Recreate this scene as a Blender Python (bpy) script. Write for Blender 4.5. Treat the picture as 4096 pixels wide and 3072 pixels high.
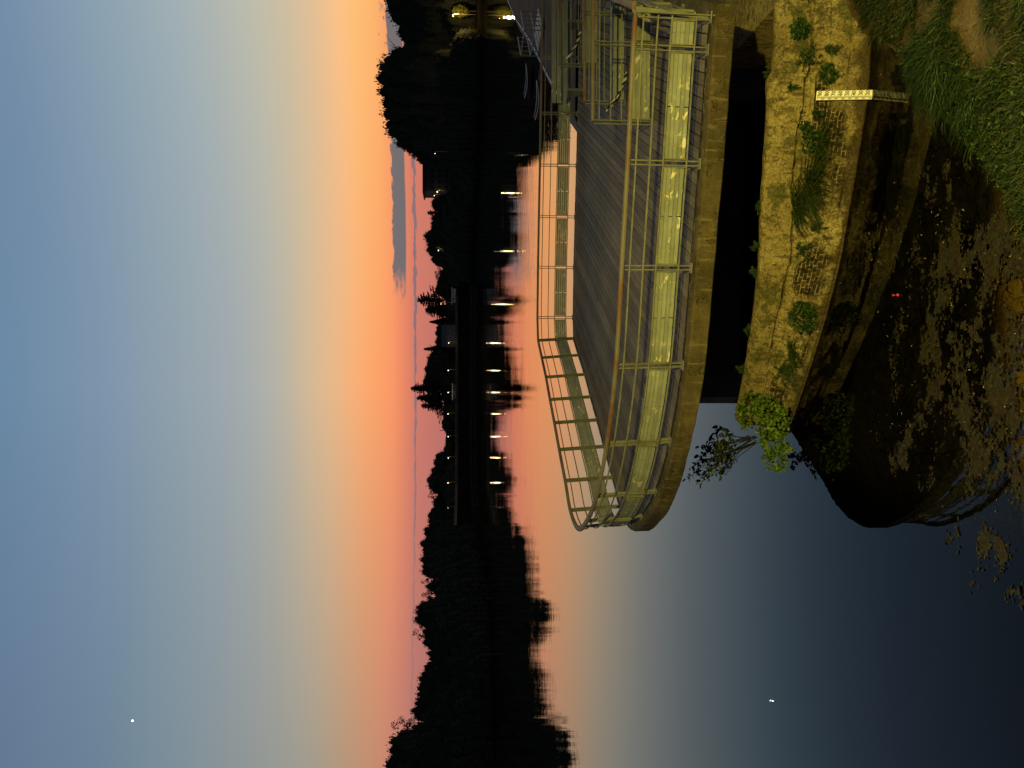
import bpy, bmesh, math, random
import numpy as np
from mathutils import Vector, Matrix, noise
random.seed(7); rng = np.random.default_rng(7)
R = math.radians
scn = bpy.context.scene
for o in list(bpy.data.objects): bpy.data.objects.remove(o, do_unlink=True)

# ------------------------------------------------------------ camera (held sideways, as the photograph was taken)
F = 2958.0; VH = 1840.0; CZ = 6.0
TH = math.atan((2048 - VH) / F)
cam = bpy.data.objects.new('camera', bpy.data.cameras.new('camera'))
scn.collection.objects.link(cam)
c_, s_ = math.cos(TH), math.sin(TH)
cam.matrix_world = Matrix(((0, 1, 0, 0), (-s_, 0, -c_, 0), (-c_, 0, s_, CZ), (0, 0, 0, 1)))
cam.data.sensor_width = 36; cam.data.sensor_fit = 'HORIZONTAL'; cam.data.lens = F / 4096 * 36
cam.data.clip_start = 0.05; cam.data.clip_end = 9000
scn.camera = cam
scn.render.resolution_x = 1024; scn.render.resolution_y = 768
scn.view_settings.view_transform = 'Standard'; scn.view_settings.look = 'None'
scn.view_settings.exposure = 0; scn.view_settings.gamma = 1
scn.cycles.max_bounces = 8; scn.cycles.transparent_max_bounces = 12
scn.cycles.sample_clamp_indirect = 4; scn.cycles.use_light_tree = True
scn.cycles.caustics_reflective = False; scn.cycles.caustics_refractive = False
try: scn.cycles.use_denoising = True
except Exception: pass

def ray(x, y):
    r = (1536 - y) / F; d = (x - 2048) / F
    return Vector((r, c_ - d * s_, -s_ - d * c_))
def onz(x, y, z=0.0):
    a = ray(x, y); t = (z - CZ) / a.z
    return Vector((a.x * t, a.y * t, z))
def atY(x, y, Y):
    a = ray(x, y); t = Y / a.y
    return Vector((a.x * t, Y, CZ + a.z * t))

# ------------------------------------------------------------ node helpers
def lin(c): return tuple(((v / 255) / 12.92 if v / 255 <= .04045 else ((v / 255 + .055) / 1.055) ** 2.4) for v in c) + (1,)
class NT:
    def __init__(s, nt): s.nt = nt
    def n(s, t, **k):
        x = s.nt.nodes.new(t)
        for a, b in k.items(): setattr(x, a, b)
        return x
    def l(s, a, b): s.nt.links.new(a, b)
    def put(s, sock, v):
        if hasattr(v, 'links'): s.l(v, sock)
        else: sock.default_value = v
    def m(s, op, a, b=0.0, c=0.0, clamp=False):
        x = s.n('ShaderNodeMath', operation=op, use_clamp=clamp)
        s.put(x.inputs[0], a); s.put(x.inputs[1], b); s.put(x.inputs[2], c)
        return x.outputs[0]
    def mr(s, v, a, b, c=0.0, d=1.0, smooth=True):
        x = s.n('ShaderNodeMapRange', interpolation_type='SMOOTHSTEP' if smooth else 'LINEAR')
        s.put(x.inputs[0], v); s.put(x.inputs[1], a); s.put(x.inputs[2], b); s.put(x.inputs[3], c); s.put(x.inputs[4], d)
        return x.outputs[0]
    def mix(s, f, a, b, mode='MIX'):
        x = s.n('ShaderNodeMix', data_type='RGBA', blend_type=mode)
        s.put(x.inputs[0], f); s.put(x.inputs[6], a); s.put(x.inputs[7], b)
        return x.outputs[2]
    def ramp(s, f, stops, interp='LINEAR'):
        x = s.n('ShaderNodeValToRGB'); e = x.color_ramp; e.interpolation = interp
        while len(e.elements) < len(stops): e.elements.new(1)
        for el, (p, c) in zip(e.elements, stops): el.position = p; el.color = c
        s.put(x.inputs[0], f); return x.outputs[0]
    def noise(s, vec, scale, detail=4, rough=.55, dist=0.0, out=0):
        x = s.n('ShaderNodeTexNoise')
        if vec is not None: s.l(vec, x.inputs['Vector'])
        x.inputs['Scale'].default_value = scale; x.inputs['Detail'].default_value = detail
        x.inputs['Roughness'].default_value = rough; x.inputs['Distortion'].default_value = dist
        return x.outputs[out]
    def mapping(s, vec, scale=(1, 1, 1), rot=(0, 0, 0), loc=(0, 0, 0)):
        x = s.n('ShaderNodeMapping'); s.l(vec, x.inputs[0])
        x.inputs['Scale'].default_value = scale; x.inputs['Rotation'].default_value = rot; x.inputs['Location'].default_value = loc
        return x.outputs[0]
    def comb(s, x, y, z):
        c = s.n('ShaderNodeCombineXYZ'); s.put(c.inputs[0], x); s.put(c.inputs[1], y); s.put(c.inputs[2], z); return c.outputs[0]

# ------------------------------------------------------------ dusk sky (world)
W = bpy.data.worlds.new('World'); scn.world = W; W.use_nodes = True
g = NT(W.node_tree); W.node_tree.nodes.clear()
tc = g.n('ShaderNodeTexCoord'); sep = g.n('ShaderNodeSeparateXYZ'); g.l(tc.outputs['Generated'], sep.inputs[0])
el = g.m('MULTIPLY', g.m('ARCSINE', sep.outputs[2]), 57.2958)
az = g.m('MULTIPLY', g.m('ARCTAN2', sep.outputs[0], sep.outputs[1]), 57.2958)
t = g.m('DIVIDE', g.m('ADD', el, 0.0), 60.0, clamp=True)
def elev(x, y):
    a = ray(x, y); return math.degrees(math.atan2(a.z, math.hypot(a.x, a.y)))
def stops(L, y, low, high):
    P = [(elev(x, y), c) for x, c in L] + low + high; P.sort(key=lambda q: q[0])
    return [(max(0, e) / 60.0, lin(c)) for e, c in P]
rampR = g.ramp(t, stops([(0, (115, 140, 168)), (400, (138, 161, 176)), (700, (160, 175, 180)), (850, (174, 181, 176)), (1000, (188, 188, 172)), (1150, (206, 190, 160)), (1260, (228, 191, 148)), (1350, (251, 194, 136)), (1410, (254, 192, 118)), (1500, (253, 180, 108)), (1560, (246, 154, 106)), (1620, (222, 130, 104))], 50, [(0, (190, 116, 106))], [(45, (88, 102, 120)), (60, (74, 84, 98))]))
rampM = g.ramp(t, stops([(0, (106, 137, 165)), (400, (125, 148, 172)), (650, (141, 159, 171)), (925, (160, 169, 174)), (1075, (176, 177, 169)), (1150, (190, 180, 161)), (1240, (212, 185, 150)), (1340, (233, 184, 136)), (1430, (250, 174, 117)), (1520, (252, 161, 104)), (1570, (250, 152, 103)), (1610, (236, 138, 101)), (1665, (208, 122, 105))], 1540, [(0, (178, 110, 106))], [(45, (84, 98, 116)), (60, (72, 82, 96))]))
rampL = g.ramp(t, stops([(0, (98, 120, 148)), (400, (106, 131, 151)), (700, (124, 142, 153)), (1000, (144, 150, 150)), (1150, (153, 154, 147)), (1270, (166, 155, 138)), (1380, (182, 150, 122)), (1470, (194, 143, 114)), (1530, (200, 136, 112)), (1600, (192, 126, 110)), (1660, (178, 118, 110))], 3020, [(0, (160, 108, 108))], [(45, (76, 88, 106)), (60, (68, 78, 92))]))
sky = g.mix(g.mr(az, 27.0, 1.0, 0.0, 1.0, smooth=False), rampR, rampM)
sky = g.mix(g.mr(az, 0.0, -27.0, 0.0, 1.0, smooth=False), sky, rampL)
# the sky behind the photographer has already gone to dull blue
back = g.mr(sep.outputs[1], .25, -.5, 0.0, 1.0)
sky = g.mix(back, sky, lin((70, 78, 92)))
# low stratus banks near the horizon, torn along their upper edge
cv = g.comb(g.m('MULTIPLY', az, .55), g.m('MULTIPLY', el, 2.2), 0.0)
n1 = g.m('SUBTRACT', g.noise(cv, 1.5, 6, .66), .5)
n1b = g.m('SUBTRACT', g.noise(g.mapping(cv, scale=(.25, .2, 1)), 1.3, 3, .5), .5)
topE = g.m('ADD', g.m('ADD', 5.02, g.m('MULTIPLY', n1, .75)), g.m('MULTIPLY', n1b, .35))
botE = g.m('ADD', 4.06, g.m('MULTIPLY', n1b, .25))
a1 = g.mr(el, g.m('ADD', topE, .04), g.m('SUBTRACT', topE, .06))
a2 = g.mr(el, g.m('SUBTRACT', botE, .06), g.m('ADD', botE, .08))
azn = g.m('ADD', az, g.m('MULTIPLY', n1, 5.0))
a3 = g.mr(azn, 6.2, 9.0)
bank = g.m('MULTIPLY', g.m('MULTIPLY', a1, a2), a3)
sky = g.mix(g.m('MULTIPLY', bank, .96), sky, lin((108, 108, 112)))
# dark puffs above the bank on the right
n2 = g.noise(g.comb(g.m('MULTIPLY', az, .9), g.m('MULTIPLY', el, 1.6), 4.0), 1.7, 5, .6)
pf = g.m('MULTIPLY', g.m('MULTIPLY', g.mr(n2, .57, .62), g.mr(az, 21.0, 24.5)), g.m('MULTIPLY', g.mr(el, 4.3, 4.8), g.mr(el, 6.0, 5.2)))
sky = g.mix(g.m('MULTIPLY', pf, .85), sky, lin((128, 116, 116)))
# the thin lower streak
n3 = g.m('SUBTRACT', g.noise(g.comb(g.m('MULTIPLY', az, .5), 0.0, 9.0), 1.1, 5, .6), .5)
cen = g.m('ADD', 3.42, g.m('MULTIPLY', n3, .35))
n3c = g.noise(g.comb(g.m('MULTIPLY', az, 1.2), g.m('MULTIPLY', el, 3.0), 2.0), .8, 4, .6)
wid = g.m('MULTIPLY', g.mr(n3c, .3, .65, .04, .24), g.mr(az, -3.0, 14.0, .55, 1.0))
st = g.mr(g.m('ABSOLUTE', g.m('SUBTRACT', el, cen)), wid, g.m('MULTIPLY', wid, .45))
st = g.m('MULTIPLY', st, g.mr(az, -32.0, 2.0, .15, .9))
sky = g.mix(st, sky, lin((128, 112, 120)))
bg = g.n('ShaderNodeBackground'); g.l(sky, bg.inputs[0]); bg.inputs[1].default_value = 1.0
wo = g.n('ShaderNodeOutputWorld'); g.l(bg.outputs[0], wo.inputs[0])

# ------------------------------------------------------------ materials
MATS = {}
def mat(name, fn):
    m = bpy.data.materials.new(name); m.use_nodes = True
    nt = m.node_tree; nt.nodes.clear(); k = NT(nt)
    out = k.n('ShaderNodeOutputMaterial'); p = k.n('ShaderNodeBsdfPrincipled'); k.l(p.outputs[0], out.inputs[0])
    fn(k, p, out); MATS[name] = m; return m
def bump(k, p, h, strength=.4, dist=.02):
    b = k.n('ShaderNodeBump'); b.inputs['Strength'].default_value = strength; b.inputs['Distance'].default_value = dist
    k.l(h, b.inputs['Height']); k.l(b.outputs[0], p.inputs['Normal'])
def geo(k): return k.n('ShaderNodeNewGeometry').outputs['Position']
def rnd(k): return k.n('ShaderNodeNewGeometry').outputs['Random Per Island']
def spec(p, v): p.inputs['Specular IOR Level'].default_value = v
def simple(name, col, rough=.7, var=.35, scale=8, metal=0, sp=.3):
    def f(k, p, o):
        n = k.noise(geo(k), scale, 5, .6)
        a = tuple(v * (1 - var) for v in col) + (1,); b = tuple(min(1, v * (1 + var)) for v in col) + (1,)
        k.l(k.ramp(n, [(.3, a), (.7, b)]), p.inputs['Base Color'])
        p.inputs['Roughness'].default_value = rough; p.inputs['Metallic'].default_value = metal; spec(p, sp)
        bump(k, p, n, .2, .01)
    return mat(name, f)

def f_conc(k, p, o):
    P = geo(k)
    n = k.noise(P, 1.6, 8, .65); m = k.noise(k.mapping(P, scale=(5, 5, 1.2)), 2.4, 6, .6); fine = k.noise(P, 38, 3, .7)
    base = k.ramp(n, [(.28, (.032, .024, .010, 1)), (.5, (.075, .056, .024, 1)), (.72, (.125, .094, .042, 1))])
    st = k.mr(m, .52, .68); base = k.mix(k.m('MULTIPLY', st, .75), base, (.05, .048, .022, 1))
    moss = k.mr(k.noise(P, 5.5, 6, .6), .58, .66); base = k.mix(k.m('MULTIPLY', moss, .6), base, (.12, .13, .045, 1))
    sp_ = k.mr(fine, .35, .75, .82, 1.15); base = k.mix(1.0, base, k.comb(sp_, sp_, sp_), 'MULTIPLY')
    vo = k.n('ShaderNodeTexVoronoi', feature='DISTANCE_TO_EDGE'); vo.inputs['Scale'].default_value = .8; vv = k.n('ShaderNodeVectorMath', operation='ADD'); k.l(P, vv.inputs[0]); k.l(k.noise(P, 4, 4, .6, out=1), vv.inputs[1]); k.l(vv.outputs[0], vo.inputs['Vector'])
    base = k.mix(k.m('MULTIPLY', k.mr(vo.outputs['Distance'], .010, .004), .8), base, (.012, .010, .006, 1))
    drip = k.noise(k.mapping(P, scale=(9, 9, .9)), 1.5, 4, .6); base = k.mix(k.m('MULTIPLY', k.mr(drip, .56, .66), .6), base, (.17, .13, .055, 1))
    k.l(base, p.inputs['Base Color']); p.inputs['Roughness'].default_value = .92; spec(p, .2)
    bump(k, p, k.m('ADD', k.m('MULTIPLY', fine, .4), n), .6, .02)
M_conc = mat('weathered_concrete', f_conc)

def f_wall(k, p, o):
    P = geo(k)
    n = k.noise(P, 1.1, 8, .7); v = k.noise(k.mapping(P, scale=(1.4, 1.4, .35)), 6, 6, .65); fine = k.noise(P, 30, 4, .7); med = k.noise(k.mapping(P, scale=(1.6, 1.6, .45)), 8, 7, .72)
    base = k.ramp(n, [(.25, (.11, .08, .03, 1)), (.48, (.27, .205, .075, 1)), (.62, (.36, .285, .115, 1)), (.8, (.21, .16, .06, 1))])
    base = k.mix(k.m('MULTIPLY', k.mr(v, .50, .62), .75), base, (.085, .062, .026, 1))
    base = k.mix(k.m('MULTIPLY', k.mr(med, .56, .64), .8), base, (.06, .05, .02, 1))
    base = k.mix(k.m('MULTIPLY', k.mr(med, .40, .34), .6), base, (.40, .34, .19, 1))
    vo = k.n('ShaderNodeTexVoronoi', feature='DISTANCE_TO_EDGE'); vo.inputs['Scale'].default_value = 1.5; vv = k.n('ShaderNodeVectorMath', operation='ADD'); k.l(P, vv.inputs[0]); k.l(k.noise(P, 3, 5, .65, out=1), vv.inputs[1]); k.l(vv.outputs[0], vo.inputs['Vector'])
    base = k.mix(k.m('MULTIPLY', k.mr(vo.outputs['Distance'], .016, .006), .8), base, (.03, .022, .01, 1))
    sp2 = k.mr(k.noise(P, 17, 5, .7), .60, .66); base = k.mix(k.m('MULTIPLY', sp2, .8), base, (.035, .027, .012, 1))
    g2 = k.mr(k.noise(P, 2.3, 6, .62), .54, .62); base = k.mix(k.m('MULTIPLY', g2, .75), base, (.065, .07, .02, 1))
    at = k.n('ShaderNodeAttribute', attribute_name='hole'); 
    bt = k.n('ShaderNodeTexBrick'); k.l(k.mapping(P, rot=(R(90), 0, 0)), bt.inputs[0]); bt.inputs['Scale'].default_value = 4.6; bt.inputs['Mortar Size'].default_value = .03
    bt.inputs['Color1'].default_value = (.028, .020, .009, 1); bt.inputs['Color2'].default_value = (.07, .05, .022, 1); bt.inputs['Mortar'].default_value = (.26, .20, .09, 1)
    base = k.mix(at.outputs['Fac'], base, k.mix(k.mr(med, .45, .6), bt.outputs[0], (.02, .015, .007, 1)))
    sx = k.n('ShaderNodeSeparateXYZ'); k.l(P, sx.inputs[0])
    wet = k.mr(k.m('ADD', sx.outputs[2], k.m('MULTIPLY', k.m('SUBTRACT', n, .5), .6)), .16, .05)
    base = k.mix(k.m('MULTIPLY', wet, .85), base, (.05, .034, .014, 1))
    q = k.mr(fine, .35, .72, .6, 1.25); base = k.mix(1.0, base, k.comb(q, q, q), 'MULTIPLY')
    k.l(base, p.inputs['Base Color']); p.inputs['Roughness'].default_value = .95; spec(p, .15)
    bump(k, p, k.m('ADD', k.m('MULTIPLY', fine, .5), k.m('ADD', v, med)), .8, .02)
M_wall = mat('old_wall_masonry', f_wall)

def f_paint(k, p, o):
    P = geo(k)
    n = k.noise(P, 2.2, 5, .6); pe = k.noise(k.mapping(P, scale=(1, 1, 2.2)), 6.5, 4, .5, .6)
    gate = k.noise(P, .9, 3, .5)
    base = k.ramp(n, [(.3, (.185, .20, .13, 1)), (.55, (.26, .27, .19, 1)), (.75, (.32, .33, .24, 1))])
    dirt = k.mr(k.noise(P, 9, 5, .65), .56, .72); base = k.mix(k.m('MULTIPLY', dirt, .55), base, (.14, .15, .09, 1))
    pe2 = k.noise(k.mapping(P, scale=(1, 1, 3.4)), 15, 5, .6, 1.0); peel = k.m('MULTIPLY', k.m('MAXIMUM', k.mr(pe, .62, .635), k.mr(pe2, .66, .68)), k.mr(gate, .42, .56)); base = k.mix(peel, base, (.66, .58, .34, 1))
    r = k.mr(rnd(k), 0, 1, .86, 1.12); base = k.mix(1.0, base, k.comb(r, r, r), 'MULTIPLY')
    k.l(base, p.inputs['Base Color']); p.inputs['Roughness'].default_value = .6; spec(p, .3)
    bump(k, p, k.m('MULTIPLY', peel, -1.0), .4, .004)
M_paint = mat('peeling_olive_paint', f_paint)
M_steel = simple('olive_painted_steel', (.17, .165, .10), .55, .3, 6)
def f_rail(k, p, o):
    P = geo(k); n = k.noise(P, 1.1, 5, .6)
    b = k.ramp(n, [(.36, (.20, .16, .095, 1)), (.5, (.17, .145, .085, 1)), (.60, (.17, .08, .03, 1)), (.74, (.10, .04, .018, 1))])
    k.l(b, p.inputs['Base Color']); p.inputs['Roughness'].default_value = .65; spec(p, .3); bump(k, p, k.noise(P, 60, 3), .3, .004)
M_hand = mat('rusting_handrail_steel', f_rail)
def f_deck(k, p, o):
    P = geo(k); Q = k.mapping(P, rot=(0, 0, R(-62)))
    Q2 = k.mapping(Q, scale=(.9, 16, 4))
    n = k.noise(Q2, 2.5, 5, .65); big = k.noise(P, .5, 4, .6)
    b = k.ramp(n, [(.3, (.085, .062, .036, 1)), (.6, (.185, .142, .085, 1)), (.8, (.25, .195, .125, 1))])
    w = k.mr(big, .35, .7, .75, 1.2); r = k.m('MULTIPLY', w, k.mr(rnd(k), 0, 1, .72, 1.22)); b = k.mix(1.0, b, k.comb(r, r, r), 'MULTIPLY')
    k.l(b, p.inputs['Base Color']); p.inputs['Roughness'].default_value = .7; spec(p, .3); bump(k, p, n, .4, .004)
M_deck = mat('weathered_deck_boards', f_deck)
M_dark = simple('dark_wet_concrete', (.05, .045, .038), .9, .4, 2)
def f_mason(k, p, o):
    b = k.n('ShaderNodeTexBrick'); k.l(k.mapping(geo(k), rot=(R(90), 0, 0)), b.inputs[0]); b.inputs['Scale'].default_value = 1.2
    b.inputs['Color1'].default_value = (.10, .09, .085, 1); b.inputs['Color2'].default_value = (.065, .06, .06, 1); b.inputs['Mortar'].default_value = (.03, .03, .03, 1)
    k.l(k.mix(.5, b.outputs[0], k.ramp(k.noise(geo(k), 3, 5), [(.3, (.03, .03, .03, 1)), (.7, (.12, .11, .10, 1))])), p.inputs['Base Color']); p.inputs['Roughness'].default_value = .9
M_mason = mat('grey_stone_masonry', f_mason)

def f_water(k, p, o):
    k.nt.nodes.remove(p)
    P = geo(k)
    sx = k.n('ShaderNodeSeparateXYZ'); k.l(P, sx.inputs[0])
    big = k.noise(k.mapping(P, scale=(.035, .11, 1)), 1.0, 3, .5)
    n1 = k.noise(k.mapping(P, scale=(.5, 1.7, 1)), 1.0, 3, .55)
    n2 = k.noise(k.mapping(P, scale=(2.2, 6, 1)), 1.0, 2, .5)
    far = k.mr(sx.outputs[1], 14, 60, .25, 1.0)
    amp = k.m('MULTIPLY', k.mr(big, .35, .7, .35, 1.5), far)
    h = k.m('MULTIPLY', k.m('ADD', n1, k.m('MULTIPLY', n2, .16)), amp)
    b = k.n('ShaderNodeBump'); b.inputs['Strength'].default_value = 1.0; b.inputs['Distance'].default_value = .0058
    k.l(h, b.inputs['Height'])
    gl = k.n('ShaderNodeBsdfGlossy'); gl.inputs['Roughness'].default_value = .0; k.l(b.outputs[0], gl.inputs['Normal'])
    k.l(k.mr(sx.outputs[1], 20, 160, .004, .014), gl.inputs['Roughness']); gl.inputs['Color'].default_value = (1, 1, 1, 1)
    tr = k.n('ShaderNodeBsdfTransparent'); tr.inputs[0].default_value = (.82, .70, .42, 1)
    fr = k.n('ShaderNodeFresnel'); fr.inputs[0].default_value = 1.33
    f = k.m('MULTIPLY', fr.outputs[0], k.m('MULTIPLY', k.mr(fr.outputs[0], .05, .13, 1.6, 1.9), k.mr(fr.outputs[0], .2, .85, 1.0, .56)), clamp=True)
    mx = k.n('ShaderNodeMixShader'); k.l(f, mx.inputs[0]); k.l(tr.outputs[0], mx.inputs[1]); k.l(gl.outputs[0], mx.inputs[2])
    k.l(mx.outputs[0], o.inputs[0])
M_water = mat('calm_lake_water', f_water)

def f_ground(k, p, o):
    P = geo(k); sx = k.n('ShaderNodeSeparateXYZ'); k.l(P, sx.inputs[0])
    n = k.noise(P, 3, 8, .65); f2 = k.noise(P, 22, 5, .7)
    soil = k.ramp(n, [(.3, (.055, .036, .014, 1)), (.6, (.11, .075, .03, 1)), (.8, (.15, .11, .05, 1))])
    dirt = k.ramp(n, [(.3, (.11, .075, .035, 1)), (.7, (.19, .14, .07, 1))])
    at = k.n('ShaderNodeAttribute', attribute_name='dirt'); b = k.mix(at.outputs['Fac'], soil, dirt)
    bed = k.ramp(k.noise(k.mapping(P, scale=(.8, 2.0, 1)), 1.9, 8, .75), [(.3, (.13, .105, .04, 1)), (.45, (.24, .19, .07, 1)), (.52, (.36, .29, .10, 1)), (.6, (.18, .145, .055, 1)), (.75, (.30, .23, .08, 1))])
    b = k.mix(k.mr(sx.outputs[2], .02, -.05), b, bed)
    b = k.mix(k.mr(sx.outputs[2], -.6, -1.3), b, (.012, .011, .008, 1))  # light lost in deeper water is painted into the bed colour
    q = k.mr(f2, .3, .75, .65, 1.25); b = k.mix(1.0, b, k.comb(q, q, q), 'MULTIPLY')
    k.l(b, p.inputs['Base Color']); p.inputs['Roughness'].default_value = .95; spec(p, .1)
    bump(k, p, k.m('ADD', f2, n), .5, .03)
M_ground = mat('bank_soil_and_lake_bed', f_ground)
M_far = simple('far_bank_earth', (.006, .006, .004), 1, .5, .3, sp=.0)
def leafmat(name, a, b, c=None, trans=.25, sp=.25):
    def f(k, p, o):
        r = rnd(k); st = [(0, a + (1,)), (.6, b + (1,))] + ([(1, c + (1,))] if c else [])
        k.l(k.ramp(r, st), p.inputs['Base Color']); p.inputs['Roughness'].default_value = .55; spec(p, sp)
        t = k.n('ShaderNodeBsdfTranslucent'); k.l(k.ramp(r, st), t.inputs[0])
        m = k.n('ShaderNodeMixShader'); m.inputs[0].default_value = trans; k.l(p.outputs[0], m.inputs[1]); k.l(t.outputs[0], m.inputs[2]); k.l(m.outputs[0], o.inputs[0])
    return mat(name, f)
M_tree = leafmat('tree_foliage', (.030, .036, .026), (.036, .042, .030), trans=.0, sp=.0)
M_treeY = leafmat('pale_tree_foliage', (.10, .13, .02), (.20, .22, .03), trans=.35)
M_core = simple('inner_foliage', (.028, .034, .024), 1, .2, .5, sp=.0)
M_grass = leafmat('grass_blades', (.012, .026, .004), (.026, .046, .007), (.085, .075, .022), .2)
M_grassL = leafmat('tall_grass_blades', (.008, .022, .005), (.018, .042, .008), (.05, .072, .018), .2)
M_weed = leafmat('weed_leaves', (.014, .035, .008), (.035, .075, .014), (.06, .10, .02), .25)
M_bush = leafmat('bush_leaves', (.04, .085, .010), (.10, .17, .018), (.17, .23, .035), .3)
M_dkleaf = leafmat('shade_darkened_leaves', (.005, .008, .004), (.012, .018, .006), (.05, .075, .012), .05)  # platform's shade on the branch is put into this leaf colour
M_stem = simple('brown_stems', (.12, .08, .045), .9)
M_twig = simple('dark_twigs', (.012, .010, .007), .95)
M_bark = simple('bark', (.05, .038, .026), .95, .4, 3)
M_scum = leafmat('floating_weed', (.035, .030, .010), (.085, .068, .026), (.14, .115, .05), 0)
def f_scum(k, p, o):
    P = geo(k); n = k.noise(P, 2.2, 7, .7); f2 = k.noise(k.mapping(P, scale=(1, 2.5, 1)), 14, 4, .7)
    k.l(k.mix(1.0, k.ramp(n, [(.32, (.008, .006, .003, 1)), (.47, (.030, .020, .006, 1)), (.56, (.018, .018, .008, 1)), (.7, (.042, .035, .015, 1))]), k.ramp(f2, [(.3, (.5, .5, .5, 1)), (.7, (1.3, 1.25, 1.1, 1))]), 'MULTIPLY'), p.inputs['Base Color'])
    p.inputs['Roughness'].default_value = .6; spec(p, .3); bump(k, p, f2, .7, .02)
M_mat = mat('algae_mat', f_scum)
M_bits = leafmat('weed_scrap_tones', (.010, .007, .003), (.020, .016, .006), (.040, .033, .013), 0)
M_leaflit = leafmat('fallen_leaves', (.06, .045, .02), (.13, .10, .045), (.42, .36, .2), 0)
M_red = simple('red_plastic', (.55, .04, .05), .3, .2, 20)
M_white = simple('white_enamel', (.85, .80, .60), .4, .06, 10)
M_black = simple('black_print', (.03, .03, .02), .6, .1)
M_pale = simple('pale_render', (.12, .115, .11), .8, .2, .6)
M_slate = simple('slate_roof', (.022, .023, .030), .7, .2, .8)
M_glass = simple('dark_window_glass', (.01, .012, .015), .1, .1)
M_rev = simple('grey_revetment', (.10, .10, .10), .9, .35, .8)
M_brown = simple('brown_shore_earth', (.085, .055, .03), .95, .35, .35)
M_boatw = simple('white_boat_paint', (.7, .7, .68), .4, .1)
M_boatr = simple('dull_red_boat_paint', (.13, .025, .02), .5, .2)
M_galv = simple('galvanised_steel', (.26, .25, .22), .5, .2)
def emis(name, col, st):
    m = bpy.data.materials.new(name); m.use_nodes = True; k = NT(m.node_tree); m.node_tree.nodes.clear()
    e = k.n('ShaderNodeEmission'); e.inputs[0].default_value = col + (1,); e.inputs[1].default_value = st
    o = k.n('ShaderNodeOutputMaterial'); k.l(e.outputs[0], o.inputs[0]); return m
M_lampE = emis('lit_lamp_glass', (1, .78, .42), 5)
M_lampN = emis('sodium_lamp_glass', (1, .8, .2), 20)
M_star = emis('planet_light', (1, 1, .93), 9)
def f_tape(k, p, o):
    w = k.n('ShaderNodeTexWave', wave_type='BANDS'); w.inputs['Scale'].default_value = 1.1; k.l(k.mapping(geo(k), scale=(3, 3, 3), rot=(.5, .6, .3)), w.inputs[0])
    k.l(k.ramp(w.outputs[1], [(.5, (.02, .02, .02, 1)), (.56, (.55, .5, .34, 1))]), p.inputs['Base Color'])
M_tape = mat('barrier_tape', f_tape)

# ------------------------------------------------------------ object helpers
COL = scn.collection
def tag(o, label=None, cat=None, group=None, kind=None):
    if label: o['label'] = label
    if cat: o['category'] = cat
    if group: o['group'] = group
    if kind: o['kind'] = kind
    return o
def empty(name, loc, label, cat, group=None, rz=0):
    o = bpy.data.objects.new(name, None); COL.objects.link(o); o.location = loc; o.rotation_euler = (0, 0, rz)
    o.empty_display_size = .2
    return tag(o, label, cat, group)
def link(name, me, m, parent=None, smooth=False):
    o = bpy.data.objects.new(name, me); COL.objects.link(o)
    if m is not None and not me.materials: me.materials.append(m)
    if parent is not None:
        o.parent = parent
    if smooth: me.polygons.foreach_set('use_smooth', [True] * len(me.polygons))
    return o
def np_mesh(name, V, faces_groups):
    """V (n,3); faces_groups: list of (m,k) int arrays"""
    me = bpy.data.meshes.new(name); V = np.asarray(V, dtype=np.float32)
    me.vertices.add(len(V)); me.vertices.foreach_set('co', V.ravel())
    tot = [np.full(len(fg), fg.shape[1]) for fg in faces_groups]
    tot = np.concatenate(tot); idx = np.concatenate([fg.ravel() for fg in faces_groups]).astype(np.int32)
    me.loops.add(len(idx)); me.loops.foreach_set('vertex_index', idx)
    me.polygons.add(len(tot)); st = np.concatenate([[0], np.cumsum(tot)[:-1]]).astype(np.int32)
    me.polygons.foreach_set('loop_start', st); me.polygons.foreach_set('loop_total', tot.astype(np.int32))
    me.update(calc_edges=True); me.validate(); return me
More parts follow.
